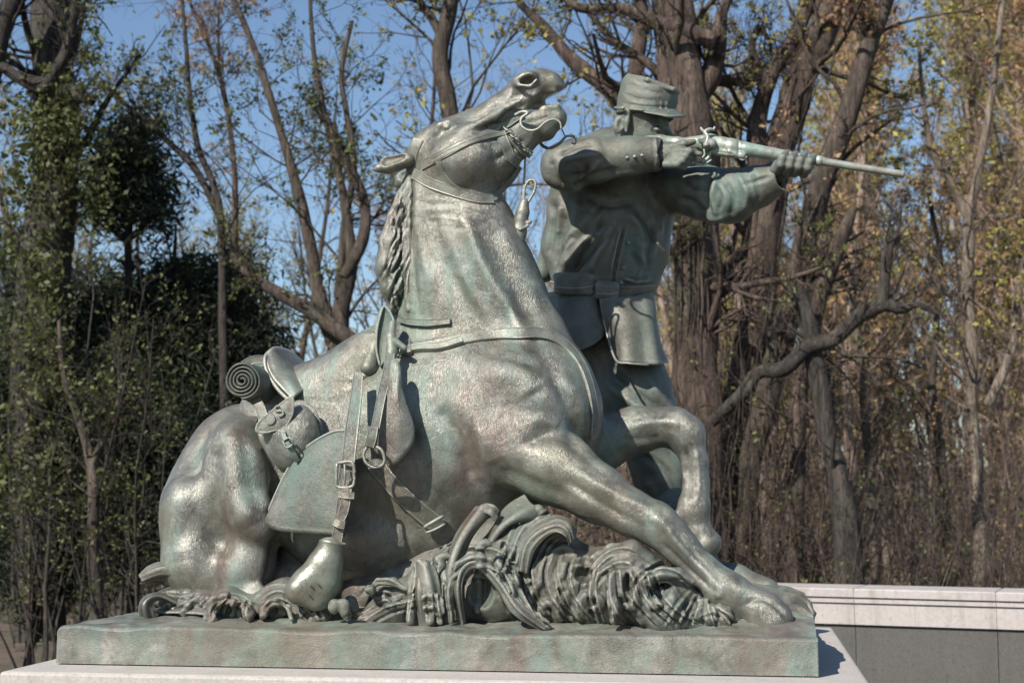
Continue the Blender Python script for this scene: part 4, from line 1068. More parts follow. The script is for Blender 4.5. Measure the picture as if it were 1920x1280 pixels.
# the mass of grass and earth the crests grow out of
def mass(s):
    c = s.chain
    c([(858, 1150, .26, 34), (930, 1110, .34, 58), (1000, 1085, .36, 84), (1050, 1100, .34, 82), (1120, 1105, .32, 70), (1180, 1098, .30, 72), (1250, 1135, .27, 54), (1340, 1158, .26, 34), (1420, 1172, .3, 22)], .05)
    c([(690, 1160, .26, 24), (750, 1130, .28, 38), (810, 1112, .28, 50), (850, 1120, .26, 40)], .04)
    c([(700, 1110, .5, 60), (820, 1080, .52, 70), (940, 1040, .52, 80)], .04)
    c([(600, 1160, .22, 26), (540, 1130, .26, 46), (480, 1145, .24, 32)], .03)
    c([(470, 1150, .24, 24), (430, 1135, .26, 34), (370, 1138, .28, 30), (320, 1128, .36, 30), (290, 1140, .38, 24)], .03)
    c([(930, 1110, .28, 60), (950, 1060, .28, 50), (985, 1020, .28, 34), (1020, 993, .26, 24), (1050, 986, .25, 15), (1070, 994, .24, 8)], .03)
    c([(1000, 1040, .30, 40), (1046, 1024, .30, 34)], .03)
    c([(905, 1034, .30, 16), (940, 1000, .30, 16), (975, 955, .31, 13), (990, 935, .32, 4)], .02); c([(975, 955, .31, 13), (1010, 955, .31, 10), (1030, 966, .32, 5)], .015)
    c([(1130, 1070, .26, 34), (1150, 1040, .24, 18), (1185, 1034, .24, 20), (1212, 1050, .24, 14)], .02)
    # hollows
    for x, y, Y, rx, rz, ry in [(893, 1112, .12, 30, 40, 60), (925, 1135, .10, 26, 20, 40), (1062, 1036, .13, 34, 22, 60), (790, 1108, .10, 18, 36, 60), (1174, 1112, .12, 17, 26, 34), (1095, 1050, .16, 22, 22, 40), (1232, 1108, .18, 22, 16, 26),
                                (428, 1140, .10, 36, 15, 34), (505, 1146, .10, 11, 13, 30), (530, 1140, .12, 14, 16, 30), (720, 1110, .14, 34, 20, 40), (740, 1146, .12, 15, 15, 24), (380, 1158, .12, 14, 8, 20), (1105, 1140, .10, 9, 24, 26), (1062, 1132, .10, 7, 28, 26)]:
        s.ell(x, y, Y, rx, rz, ry, 0, .008, 'sub')
    # rims and standing ribs
    for p in [[(846, 1165, .12, 7), (846, 1110, .12, 9), (858, 1064, .12, 11), (884, 1044, .12, 11), (916, 1056, .12, 12), (952, 1092, .12, 12), (990, 1142, .11, 9), (1030, 1166, .10, 5)],
              [(1150, 1165, .12, 6), (1150, 1120, .14, 8), (1156, 1080, .17, 8)],
              [(1215, 1084, .16, 8), (1240, 1074, .17, 10), (1272, 1074, .18, 10), (1300, 1090, .19, 8)],
              [(386, 1160, .12, 5), (396, 1128, .14, 9), (424, 1118, .15, 9), (456, 1130, .14, 8), (470, 1160, .12, 5)],
              [(492, 1160, .11, 4), (500, 1134, .13, 7), (520, 1126, .14, 7), (540, 1138, .13, 7), (546, 1160, .11, 5)],
              [(770, 1165, .14, 6), (776, 1110, .17, 9), (782, 1060, .19, 7)], [(806, 1165, .12, 7), (806, 1100, .14, 9), (798, 1058, .16, 7)], [(826, 1165, .13, 8), (822, 1100, .16, 10), (820, 1050, .2, 8)],
              [(690, 1108, .18, 5), (708, 1090, .19, 7), (738, 1090, .19, 6), (760, 1104, .18, 4)],
              ]:
        s.chain(p, .010)
    def rel(X, Y, Z):
        V = np.stack([X, Y, Z], 1)
        return snoise(V, 18, 51) * .006 + np.abs(snoise(V * [1, 1, .5], 40, 52)) * .0045 - .002
    s.ripple(rel)
GS = []
def fam(A, B, n, w, amp, seed):
    r = random.Random(seed); A = np.array(A, float); B = np.array(B, float)
    for i in range(n):
        t = (i + r.uniform(.1, .9)) / n; q = A * (1 - t) + B * t
        q = q + np.array([[r.uniform(-4, 4), 0] for _ in q]); a = r.uniform(0, .3)
        q[-1] = q[-1] * (1 - a) + q[-2] * a
        GS.append((q.tolist(), w * r.uniform(.7, 1.3), amp * r.uniform(.5, 1.2), 9, 2)); GS.append(((q + [w * 1.9, 0]).tolist(), w, -amp * .6, 9, 2))
fam([(960, 1165), (935, 1110), (928, 1060), (945, 1015)], [(1125, 1168), (1085, 1120), (1070, 1075), (1080, 1040)], 9, 2.4, -.012, 1)
fam([(1090, 1168), (1088, 1110), (1100, 1060)], [(1310, 1172), (1245, 1130), (1212, 1060)], 9, 2.4, -.012, 2)
fam([(1230, 1172), (1260, 1130), (1290, 1098)], [(1420, 1180), (1385, 1165), (1350, 1145)], 11, 3, -.009, 3)
fam([(760, 1165), (768, 1110), (776, 1060)], [(850, 1165), (842, 1100), (860, 1040)], 8, 2.7, -.010, 4)
fam([(560, 1165), (520, 1120), (540, 1088)], [(610, 1165), (590, 1135), (600, 1110)], 6, 3.5, -.013, 5)
fam([(270, 1155), (310, 1120), (340, 1100)], [(480, 1168), (460, 1150), (470, 1120)], 10, 3.5, -.010, 6)
fam([(640, 1165), (700, 1130), (780, 1095)], [(700, 1168), (740, 1150), (800, 1130)], 7, 3.5, -.013, 7)
def arcs(cx, cy, radii, a0, a1, w, amp, ex=1.0, drift=0):
    ra = random.Random(int(cx))
    for i, R0 in enumerate(radii):
        if ra.random() < .22: continue
        R0 = R0 + ra.uniform(-4, 4); b0 = a0 + (a1 - a0) * ra.uniform(0, .30); b1 = a0 + (a1 - a0) * ra.uniform(.6, 1.0); am = amp * ra.uniform(.4, 1.15)
        q = [(cx + drift * k2 / 8 + R0 * ex * math.cos(math.radians(b0 + (b1 - b0) * k2 / 8)), cy - R0 * math.sin(math.radians(b0 + (b1 - b0) * k2 / 8))) for k2 in range(9)]
        GS.append((q, w * ra.uniform(.7, 1.4), am, 9, 2))
        GS.append(([(x_ + 0, y_ - w * 1.8) for x_, y_ in q], w, -am * .6, 9, 2))
arcs(893, 1122, [56, 66, 77, 88], 200, -20, 3.0, -.012, .9, 14)
arcs(893, 1116, [34, 44], 190, 0, 2.6, -.008, .8, 4)
arcs(1066, 1052, [40, 50, 60, 71, 83, 96, 110], 205, 80, 3.0, -.012, 1.05)
arcs(1160, 1120, [60, 70, 80, 92], 200, 60, 3.0, -.011, .8)
arcs(1240, 1130, [34, 44, 56, 70], 190, 10, 3.0, -.010, .9)
arcs(1330, 1170, [24, 34, 46, 58], 180, 30, 3.0, -.008, 1.1)
arcs(424, 1150, [30, 38, 47], 185, -5, 2.8, -.009, 1.2); arcs(516, 1150, [20, 28, 37, 47], 190, 10, 2.8, -.009)
arcs(330, 1170, [36, 48, 60, 74], 150, 20, 3.0, -.009, 1.2); arcs(800, 1130, [36, 48, 62], 190, 20, 3, -.010, .8); arcs(720, 1140, [30, 40, 52], 190, 10, 3, -.010, 1.0); arcs(600, 1160, [24, 34, 46], 190, 10, 3, -.009)
def blades():
    lo, hi = pbox(240, 930, 1470, 1205, .0, .85)
    s = SDF(lo, hi, .0052); mass(s); V, Q = s.nets()
    bv = BVHTree.FromPolygons([tuple(v) for v in V], [tuple(int(i) for i in q) for q in Q])
    ex = [262, 300, 340, 400, 470, 540, 600, 640, 700, 780, 850, 900, 950, 1030, 1085, 1150, 1220, 1270, 1350, 1430]
    ey = [1150, 1112, 1104, 1108, 1140, 1098, 1110, 1126, 1098, 1050, 1032, 1000, 1006, 1000, 1052, 1030, 1048, 1085, 1128, 1165]
    r = random.Random(21)
    def lay(pts, R_, lift=.004):
        out = []; last = None
        for (x, y), rr in zip(pts, R_):
            l, _ = ray(bv, x, y)
            Y = l[1] if l is not None and (last is None or abs(l[1] - last) < .10) else (last if last is not None else .12)
            last = Y; out.append((x, y, Y - lift, rr))
        s.chain(out, .014)
    for i in range(64):
        x = r.uniform(275, 1400); top = np.interp(x, ex, ey) + 4; full = 1166 - top
        y0 = r.uniform(top + full * .45, 1168); h = (y0 - top) * r.uniform(.45, 1.0); h = min(h, 120)
        # stems lean with the swell they belong to, and hook over at the tip
        lean = 22 * math.sin(x / 80.0 + 1.6) + r.uniform(-3, 3); sg = -1 if math.sin(x / 75.0) > -.3 else 1
        w = r.uniform(3.5, 8)
        pts = [(x, y0), (x + lean * .25 + sg * 2, y0 - h * .35), (x + lean * .7, y0 - h * .7), (x + lean + sg * -3, y0 - h * .93), (x + lean + sg * h * .10, y0 - h), (x + lean + sg * h * .22, y0 - h * .93)]
        c_ = crom(pts, 2); lay([tuple(q) for q in c_], w * np.interp(np.linspace(0, 1, len(c_)), [0, .3, .75, 1], [.7, 1, .8, .25]), r.uniform(-.005, .005))
    for x, y, Y, rx, rz, ry in [(1062, 1040, .12, 30, 18, 60), (940, 1022, .16, 10, 16, 40), (1008, 1120, .10, 14, 26, 40), (1092, 1076, .14, 20, 18, 50), (1176, 1100, .10, 13, 30, 40), (1238, 1104, .16, 20, 12, 40), (1142, 1150, .08, 8, 15, 26), (866, 1000, .2, 10, 22, 60), (796, 1112, .1, 13, 38, 50), (724, 1118, .12, 30, 15, 50), (560, 1152, .10, 14, 10, 30), (345, 1150, .12, 22, 9, 30), (944, 1138, .08, 16, 16, 40), (1292, 1140, .13, 14, 10, 26)]:
        s.ell(x, y, Y, rx, rz, ry, 0, .006, 'sub')
    # scrolls
    for (x, y, R0, tr, sg) in [(512, 1144, 20, 1.2, 1), (424, 1146, 30, .8, 1), (300, 1138, 22, .9, -1), (600, 1150, 15, 1.1, 1), (1110, 1132, 26, .8, 1), (1236, 1124, 26, .9, -1), (1030, 1142, 20, .8, -1), (1175, 1128, 22, .9, 1), (1320, 1148, 16, .9, -1), (806, 1130, 20, .9, -1), (960, 1046, 26, .8, 1)]:
        pts = []; n_ = 11
        for k2 in range(n_):
            t_ = k2 / (n_ - 1); a2_ = math.pi * (1.15 - 2 * tr * t_) ; rr = R0 * (1 - .62 * t_)
            pts.append((x + sg * rr * math.cos(a2_), y - rr * math.sin(a2_) * .95))
        pts = [(pts[0][0] - sg * 4, min(1168, y + R0 * .9))] + pts
        lay(pts, np.linspace(5.5, 2.4, len(pts)), .012)
        lay([(p_[0] + sg * 7, p_[1] + 3) for p_ in pts], np.linspace(3.5, 1.6, len(pts)), .008)
    V, Q = s.nets(); V = relax(V, Q, 1, .3); V = brush(V, Q, GS, 7.0)
    part('grass_bank', V, Q, GR, base)
blades()
# left: scalloped lip, loop, hollows
wave([[(262, 1078, .34), (282, 1062, .34), (306, 1056, .36), (330, 1066, .40), (345, 1090, .45)], [(266, 1086, .30), (288, 1074, .29), (312, 1070, .30), (332, 1084, .33), (340, 1112, .36)], [(275, 1088, .32), (295, 1090, .36), (315, 1098, .38), (328, 1108, .38), (334, 1122, .36)]], .014, 5, .004, 16, 8, 10)
wave([[(345, 1088, .44), (380, 1102, .42), (420, 1112, .40), (460, 1130, .36)], [(334, 1118, .34), (372, 1124, .32), (414, 1128, .28), (470, 1150, .24)], [(285, 1150, .26), (340, 1150, .22), (390, 1152, .17), (470, 1164, .12)]], .014, 3, .004, 17, 9, 10)
wave([[(266, 1158, .22), (260, 1135, .22), (274, 1116, .24), (300, 1110, .28), (330, 1122, .32)], [(276, 1162, .17), (268, 1138, .17), (280, 1122, .18), (302, 1118, .22), (334, 1130, .26)], [(300, 1160, .18), (292, 1150, .20), (286, 1134, .22), (298, 1124, .24), (320, 1132, .28)]], .006, 3, .003, 18)

# thin edged leaves curling over the bank
wave([[(858, 1160, .13), (848, 1108, .14), (856, 1064, .145), (880, 1041, .15), (912, 1048, .145), (948, 1082, .13), (984, 1132, .11), (1036, 1164, .07)],
      [(866, 1162, .10), (858, 1110, .105), (864, 1072, .11), (884, 1054, .11), (908, 1060, .105), (940, 1094, .095), (974, 1140, .08), (1028, 1168, .06)],
      [(874, 1162, .12), (866, 1114, .12), (871, 1082, .125), (887, 1067, .125), (905, 1074, .12), (932, 1106, .11), (962, 1150, .09), (1016, 1170, .07)]], .007, 3, .003, 50, 8, 8)
wave([[(952, 1068, .24), (968, 1020, .24), (996, 984, .25), (1036, 965, .26), (1068, 974, .25), (1078, 1000, .23)], [(972, 1070, .17), (982, 1024, .17), (1008, 994, .17), (1042, 978, .17), (1066, 986, .17), (1074, 1010, .18)], [(990, 1076, .17), (1000, 1036, .16), (1020, 1010, .155), (1042, 998, .155), (1060, 1006, .16), (1066, 1022, .18)]], .008, 4, .0035, 51, 8, 10)
wave([[(780, 1162, .13), (774, 1110, .16), (780, 1068, .18), (800, 1046, .2)], [(800, 1166, .10), (792, 1116, .12), (796, 1078, .14), (812, 1054, .17)], [(822, 1160, .11), (812, 1120, .13), (814, 1088, .15), (824, 1062, .18)]], .007, 3, .0035, 54, 8, 9)
# far swell behind the hoof, in shade
wave([[(1380, 1090, .9), (1420, 1096, .8), (1470, 1100, .62), (1500, 1110, .5)], [(1400, 1120, .75), (1440, 1118, .62), (1485, 1118, .48), (1520, 1130, .36)], [(1440, 1170, .45), (1470, 1160, .38), (1500, 1155, .32), (1528, 1160, .25)]], .02, 3, .006, 43)

# ------------------------------------------------------------------ memorial wall
wall = thing('memorial_wall', 'low memorial wall of dark panels under a pale coping at the edge of the wood', 'wall', (3.0, 4.5, GZ))
wa = P(1420, 1098, 4.93); wb = P(2200, 1116, 4.32)
def wbox(name, s0, s1, z0, z1, d0, d1, mat, bev=.004):
    A = np.array([wa[0], wa[1]]); B = np.array([wb[0], wb[1]]); u = (B - A) / np.linalg.norm(B - A); n_ = np.array([u[1], -u[0]])
    def q(s_, d_, z): p = A + u * s_ + n_ * d_; return (p[0], p[1], z)
    V = [];
    for z, b in ((z0, 0), (z1 - bev, 0), (z1, bev)):
        V += [q(s0 + b, d1 - b, z), q(s1 - b, d1 - b, z), q(s1 - b, d0 + b, z), q(s0 + b, d0 + b, z)]
    Fq = [(3, 2, 1, 0), (8, 9, 10, 11)] + [(k2 * 4 + i, k2 * 4 + (i + 1) % 4, k2 * 4 + 4 + (i + 1) % 4, k2 * 4 + 4 + i) for k2 in range(2) for i in range(4)]
    return part(name, V, Fq, mat, wall, False)
zt = wa[2]
L0, L1 = -.9, 5.2; joints = [L0] + [L0 + 1.285 + .9 * 0 + i * 1.02 for i in range(4)] + [L1]
jn = [-.9, -.25, .62, 1.47, 2.32, 3.17, 4.1, 5.2]
wbox('wall_core', L0, L1, GZ, zt - .05, -.40, -.032, M['panel'])
for a, b in zip(jn[:-1], jn[1:]):
    wbox('coping_stone', a + .0012, b - .0012, zt - .052, zt, -.42, .05, M['coping'], .008)
    wbox('coping_stone', a + .0012, b - .0012, zt - .088, zt - .055, -.40, .036, M['coping'], .004)
    wbox('coping_stone', a + .0012, b - .0012, zt - .222, zt - .091, -.40, .022, M['coping'], .004)
    wbox('name_panel', a + .002, b - .002, GZ + .1, zt - .226, -.03, 0, M['panel'], .003)
    # rows of small engraved names, raised a hair from the panel
    A2 = np.array([wa[0], wa[1]]); u2 = (np.array([wb[0], wb[1]]) - A2); u2 /= np.linalg.norm(u2); n2 = np.array([u2[1], -u2[0]])
wbox('plinth_course', L0 - .02, L1, GZ, GZ + .098, -.42, .03, M['coping'])
# ------------------------------------------------------------------ ground
def leafmat(name, c1, c2, c3, rough=.6):
    t = NT(name)
    oi = t.n.new('ShaderNodeObjectInfo')
    n = t.noise(1.1, 3, .6); n2 = t.noise(14, 2, .5)
    f = t.math('ADD', t.math('MULTIPLY', n, .6), t.math('MULTIPLY', n2, .4))
    c = t.ramp(f, [(.36, c1), (.5, c2), (.64, c3)])
    t.set('Base Color', c); t.set('Roughness', rough)
    tr = t.n.new('ShaderNodeBsdfTranslucent'); t.l.new(c, tr.inputs[0]); mx = t.n.new('ShaderNodeMixShader'); mx.inputs[0].default_value = .35
    t.l.new(t.b.outputs[0], mx.inputs[1]); t.l.new(tr.outputs[0], mx.inputs[2]); t.l.new(mx.outputs[0], t.out.inputs[0])
    return t.m
def barkmat(name, c1, c2, c3, sc=14):
    t = NT(name)
    n = t.noise(sc, 6, .65, vec=t.vec((1, 1, .18)), dist=.5); n2 = t.noise(3, 4, .6)
    c = t.ramp(n, [(.32, c1), (.5, c2), (.68, c3)])
    c = t.mix(t.math('MULTIPLY', t.ramp(n2, [(.5, 0.0), (.7, 1.0)]), .35), c, (.09, .10, .065))
    w = t.noise(sc * 2.6, 4, .7, vec=t.vec((1, 1, .12)), dist=1.2)
    c = t.mix(t.math('MULTIPLY', t.ramp(w, [(.40, 1.0), (.50, 0.0)]), .75), c, tuple(x * .45 for x in c1))
    t.set('Base Color', c); t.set('Roughness', .9); b = t.bump(n, .8, .03); t.bump(w, .9, .025, b); return t.m
M['bark_red'] = barkmat('bark_reddish', (.032, .022, .017), (.082, .056, .044), (.18, .128, .10))
M['bark_dark'] = barkmat('bark_dark', (.018, .015, .012), (.045, .036, .030), (.10, .08, .066))
M['bark_pale'] = barkmat('bark_pale', (.085, .065, .05), (.18, .14, .11), (.32, .26, .21))
M['bark_mid'] = barkmat('bark_mid', (.028, .021, .016), (.070, .052, .040), (.14, .108, .086))
M['bark_wood'] = barkmat('bark_sunlit_wood', (.14, .095, .07), (.29, .21, .165), (.44, .34, .28))
M['leaf_yg'] = leafmat('leaf_yellow_green', (.22, .18, .05), (.34, .30, .08), (.44, .39, .12))
M['leaf_green'] = leafmat('leaf_fresh_green', (.055, .07, .02), (.105, .125, .035), (.19, .21, .06))
M['leaf_tan'] = leafmat('bud_tan', (.20, .14, .06), (.32, .24, .09), (.42, .34, .12))
M['leaf_red'] = leafmat('bud_reddish', (.24, .13, .08), (.36, .22, .12), (.42, .31, .14))
M['leaf_olive'] = leafmat('leaf_olive', (.050, .060, .020), (.085, .095, .028), (.13, .14, .04))
M['cedar'] = leafmat('evergreen_needles', (.010, .017, .010), (.026, .038, .019), (.060, .080, .030), .7)
def ground():
    n = 170
    xs = np.sinh(np.linspace(-4.2, 4.2, n)) * 9.0; ys = np.sinh(np.linspace(-3.6, 4.3, n)) * 8.5
    X, Y = np.meshgrid(xs, ys, indexing='ij')
    V = np.stack([X.ravel(), Y.ravel(), 0 * X.ravel()], 1)
    z = GZ + np.clip((Y.ravel() - 10) * .028, 0, 6) + snoise(V, .9, 61) * .06 * (Y.ravel() > 6)
    V[:, 2] = z
    t = NT('leaf_litter')
    nn = t.noise(22, 6, .75); n2 = t.noise(1.4, 4, .6)
    c = t.ramp(nn, [(.3, (.045, .034, .026)), (.5, (.13, .095, .075)), (.7, (.25, .19, .15))])
    c = t.mix(t.ramp(n2, [(.45, 0.0), (.6, .7)]), c, (.06, .075, .025))
    t.set('Base Color', c); t.set('Roughness', .95); t.bump(nn, .8, .05)
    o = link('ground', mesh('ground', V, grid_faces(n, n)[:, ::-1]), t.m); tag(o, kind='structure')
ground()

# ------------------------------------------------------------------ trees
R6 = np.random.default_rng(11)
def nrm(a): return a / np.maximum(np.linalg.norm(a, axis=-1, keepdims=True), 1e-9)
def grow(P0, D, L_, Rr, m_=5, wander=.18, up=.08, end=.35):
    pts = [P0]; d = nrm(D)
    for i in range(m_ - 1):
        d = nrm(d + R6.normal(size=d.shape) * wander + np.array([0, 0, up]))
        pts.append(pts[-1] + d * (L_ / (m_ - 1))[:, None])
    Pt = np.stack(pts, 1); Rd = Rr[:, None] * np.linspace(1, end, m_)[None]
    return Pt, Rd
def kids(Pt, Rd, n, t0, t1, ang, lf, rf, rmin=.002, lmul=None):
    N, m_, _ = Pt.shape
    idx = np.repeat(np.arange(N), n); t = R6.uniform(t0, t1, len(idx)) * (m_ - 1)
    i = np.minimum(t.astype(int), m_ - 2); f = (t - i)[:, None]
    A = Pt[idx, i]; B = Pt[idx, i + 1]; p = A + (B - A) * f
    tg = nrm(B - A); rnd = R6.normal(size=tg.shape); side = nrm(rnd - (rnd * tg).sum(1, keepdims=True) * tg)
    a = np.radians(R6.normal(ang, 12, len(idx)))[:, None]
    D = tg * np.cos(a) + side * np.sin(a)
    plen = np.linalg.norm(np.diff(Pt, axis=1), axis=2).sum(1)[idx]
    L_ = plen * lf * R6.uniform(.5, 1.2, len(idx)) * (1.1 - .5 * t / (m_ - 1))
    if lmul is not None: L_ = np.clip(L_, lmul[0], lmul[1])
    r = np.maximum(rmin, (Rd[idx, i] * (1 - f[:, 0]) + Rd[idx, i + 1] * f[:, 0]) * rf)
    return p, D, L_, r
def leaves_at(Pt, n, size, jit=.05, t0=.3, asp=.55):
    N, m_, _ = Pt.shape
    g_ = max(1, n // 4); idx = np.repeat(R6.integers(0, N, g_), 4); t = np.repeat(R6.uniform(t0, 1, g_), 4) * (m_ - 1); n = len(idx); i = np.minimum(t.astype(int), m_ - 2); f = (t - i)[:, None]
    c_ = Pt[idx, i] * (1 - f) + Pt[idx, i + 1] * f + R6.normal(size=(n, 3)) * jit
    return quads(c_, size, asp)
def quads(c_, size, asp=.55):
    n = len(c_)
    u = nrm(R6.normal(size=(n, 3))); v = nrm(np.cross(u, R6.normal(size=(n, 3)))); s_ = size * R6.uniform(.4, 1.45, n)[:, None]
    V = np.stack([c_ - u * s_, c_ - v * s_ * asp, c_ + u * s_, c_ + v * s_ * asp], 1).reshape(-1, 3)
    return V, np.arange(4 * n).reshape(-1, 4)
def trunk_mesh(c_, r_, k=14, seed=0, rough=.10):
    """a thick limb with furrowed, uneven bark"""
    wob = np.stack([snoise(c_, 2.6, seed + 5 + j) + .6 * snoise(c_, 6.5, seed + 9 + j) for j in range(3)], 1) * (np.minimum(r_, .07) * .55)[:, None]
    c_ = c_ + wob
    V, Fq = tubes(c_[None], r_[None], k)
    ctr = np.repeat(c_, k, 0); d = V - ctr
    w = 1 + rough * snoise(V * [1, 1, .35], 9, seed) + rough * .8 * snoise(V * [1, 1, .2], 24, seed + 1)
    return ctr + d * w[:, None], Fq
def hand(paths, Y, wobble=.0, n=6):
    out = []
    for p in paths:
        q = np.array([[*P(a[0], a[1], Y + (a[3] if len(a) > 3 else 0)), S(a[2], Y)] for a in p])
        c_ = crom(q, n); out.append((c_[:, :3], np.maximum(c_[:, 3], .003)))
    return out
def resamp(c_, r_, m_=14):
    t = np.linspace(0, len(c_) - 1, m_); x = np.arange(len(c_))
    return np.stack([np.interp(t, x, c_[:, i]) for i in range(3)], 1), np.interp(t, x, r_)
def tree(name, label, paths, Y, bark, leaf=None, nb=10, ns=5, nt=4, blen=(.4, 2.0), slen=(.25, .9), tlen=(.12, .45), nleaf=2500, lsize=.028, t0=.25, ang=48, up=.08, bl=.3, cat_='tree', k=14, group=None, rough=.1, brf=.24, jit=.022, trmin=.0030):
    c0 = paths[0][0][0]; root = thing(name, label, cat_, (c0[0], c0[1], GZ), group)
    tm = [trunk_mesh(c_, r_, k, i + int(abs(c_[0, 0]) * 10), rough) for i, (c_, r_) in enumerate(paths)]
    V, Fq = cat(tm[:1]); part('trunk', V, Fq, bark, root)
    for q in tm[1:]: part('limb', q[0], q[1], bark, root)
    rs = [resamp(*p) for p in paths]; Pt = np.stack([a for a, _ in rs]); Rd = np.stack([b for _, b in rs])
    w = []
    B1 = grow(*kids(Pt, Rd, nb, t0, 1, ang, bl, brf, .004, blen), 7, .20, up, .3); w.append(tubes(*B1, 5))
    B2 = grow(*kids(*B1, ns, .15, 1, 42, .5, .5, trmin, slen), 5, .22, up, .4); w.append(tubes(*B2, 4))
    B3 = grow(*kids(*B2, nt, .1, 1, 40, .55, .6, trmin * .75, tlen), 4, .25, up * .5, .5); w.append(tubes(*B3, 3))
    V, Fq = cat(w); part('branches', V, Fq, bark, root)
    if leaf is not None and nleaf:
        V, Fq = leaves_at(B3[0], nleaf, lsize, jit); part('crown', V, Fq, leaf, root, False)
    return root
br_, bd_, bp_, bm_ = M['bark_red'], M['bark_dark'], M['bark_pale'], M['bark_mid']
tree('old_tree', 'massive old reddish trunk directly right of the soldier with a heavy dead limb', hand([
    [(1312, 1150, 52), (1308, 900, 46), (1302, 700, 42), (1304, 520, 42), (1302, 380, 46), (1290, 240, 50), (1270, 110, 42), (1252, 0, 34), (1245, -90, 28)],
    [(1345, 85, 16, -.2), (1290, 60, 16, -.2), (1230, 40, 14, -.2), (1170, 14, 12, -.2), (1090, 14, 9, -.3), (1050, -10, 6, -.3)],
    [(1300, 200, 22), (1335, 150, 22), (1350, 90, 18), (1360, 20, 11), (1390, -50, 8)],
    [(1290, 480, 12), (1265, 470, 10, -.2), (1240, 455, 7, -.3), (1215, 430, 4, -.4)]], 9.0), 9.0, br_, M['leaf_olive'], 13, 6, 5, nleaf=900, k=26, rough=.13, blen=(.3, 1.5), ang=55)
tree('forked_tree', 'leaning reddish trunk forking upward behind the carbine barrel', hand([
    [(1385, 1150, 34), (1382, 900, 32), (1392, 720, 32), (1412, 540, 34), (1432, 400, 33), (1462, 270, 31), (1500, 150, 29), (1545, 50, 28), (1580, -60, 26)],
    [(1440, 380, 22), (1425, 300, 20), (1428, 220, 17), (1460, 130, 15), (1500, 60, 14), (1530, -40, 12)],
    [(1440, 160, 9), (1418, 120, 8), (1410, 85, 7), (1424, 52, 6), (1440, 75, 4)],
    [(1330, 150, 12), (1380, 150, 14), (1430, 140, 13), (1470, 120, 12)]], 9.6), 9.6, br_, M['leaf_yg'], 13, 6, 5, nleaf=900, k=22, rough=.13, blen=(.3, 1.5))
tree('slanting_tree', 'long dark trunk slanting up to the right above the carbine muzzle', hand([
    [(1375, 1150, 20), (1400, 900, 20), (1440, 740, 22), (1478, 600, 24), (1500, 470, 22), (1530, 370, 22), (1570, 250, 21), (1620, 120, 17), (1660, 30, 14), (1690, -60, 12)],
    [(1625, 115, 9), (1622, 60, 8), (1622, -20, 6)]], 9.2), 9.2, bm_, M['leaf_red'], 15, 6, 5, nleaf=1200, k=16, blen=(.3, 1.5))
tree('broken_tree', 'snapped reddish trunk with a broken top right of the slanting trunk', hand([
    [(1470, 1150, 18), (1490, 900, 17), (1508, 720, 16), (1530, 590, 14), (1560, 500, 14), (1588, 430, 13), (1604, 385, 7)]], 8.8), 8.8, br_, M['leaf_green'], 12, 5, 4, nleaf=500, k=12, blen=(.2, 1.0))
tree('bent_tree', 'dark crooked tree with one long limb bending out to the right', hand([
    [(1596, 1150, 26), (1590, 1010, 25), (1572, 900, 21), (1548, 800, 18), (1534, 700, 17), (1522, 620, 13), (1500, 540, 8)],
    [(1330, 790, 11, .2), (1385, 742, 13), (1420, 700, 13), (1470, 690, 14, -.1), (1515, 652, 14, -.1), (1560, 640, 14, -.1), (1605, 592, 13, -.1), (1655, 570, 12, -.1), (1690, 578, 9, -.1), (1722, 570, 6, -.1), (1762, 588, 4, -.1)],
    [(1652, 575, 13, -.1), (1656, 520, 11, -.1), (1664, 462, 10, -.1), (1684, 440, 5, -.1)]], 8.0), 8.0, bd_, None, 9, 5, 4, nleaf=0, k=16, blen=(.3, 1.3))
tree('pale_tree', 'slim pale trunk standing between the dark crooked tree and the right edge', hand([
    [(1648, 1130, 9), (1636, 950, 9), (1622, 800, 9), (1610, 680, 8), (1596, 560, 6), (1604, 440, 4)]], 10.5), 10.5, bp_, M['leaf_green'], 12, 5, 4, nleaf=900, k=9, blen=(.3, 1.4))
tree('pale_tree', 'pale mottled trunk forking at mid height near the right edge', hand([
    [(1842, 1130, 13), (1836, 960, 12), (1828, 800, 11), (1824, 640, 12), (1818, 500, 12), (1816, 400, 11), (1840, 300, 8), (1862, 180, 6), (1880, 40, 5), (1890, -60, 4)],
    [(1816, 410, 9), (1780, 340, 7), (1745, 280, 6), (1730, 180, 4), (1722, 80, 3)], [(1850, 760, 9), (1880, 700, 9), (1898, 640, 8), (1905, 560, 7), (1925, 480, 6)]], 9.8), 9.8, bp_, M['leaf_yg'], 15, 6, 5, nleaf=2600, k=12, blen=(.4, 1.8))
tree('pale_tree', 'thin brownish trunk just left of the pale forked tree', hand([
    [(1768, 1130, 10), (1770, 960, 9), (1762, 830, 9), (1748, 720, 8), (1756, 600, 6), (1762, 480, 5), (1740, 360, 4)]], 11.5), 11.5, bm_, M['leaf_red'], 14, 6, 4, nleaf=1800, k=9, blen=(.4, 1.6))
tree('upright_tree', 'straight dark trunk rising behind the horse head', hand([
    [(880, 1120, 20), (876, 700, 17), (872, 420, 15), (862, 280, 16), (842, 190, 17), (830, 110, 16), (838, 40, 15), (848, -60, 14)],
    [(828, 70, 9), (810, 36, 8), (785, 5, 7), (770, -40, 5)]], 9.5), 9.5, bm_, M['leaf_yg'], 14, 6, 4, nleaf=2300, k=14, blen=(.4, 1.9))
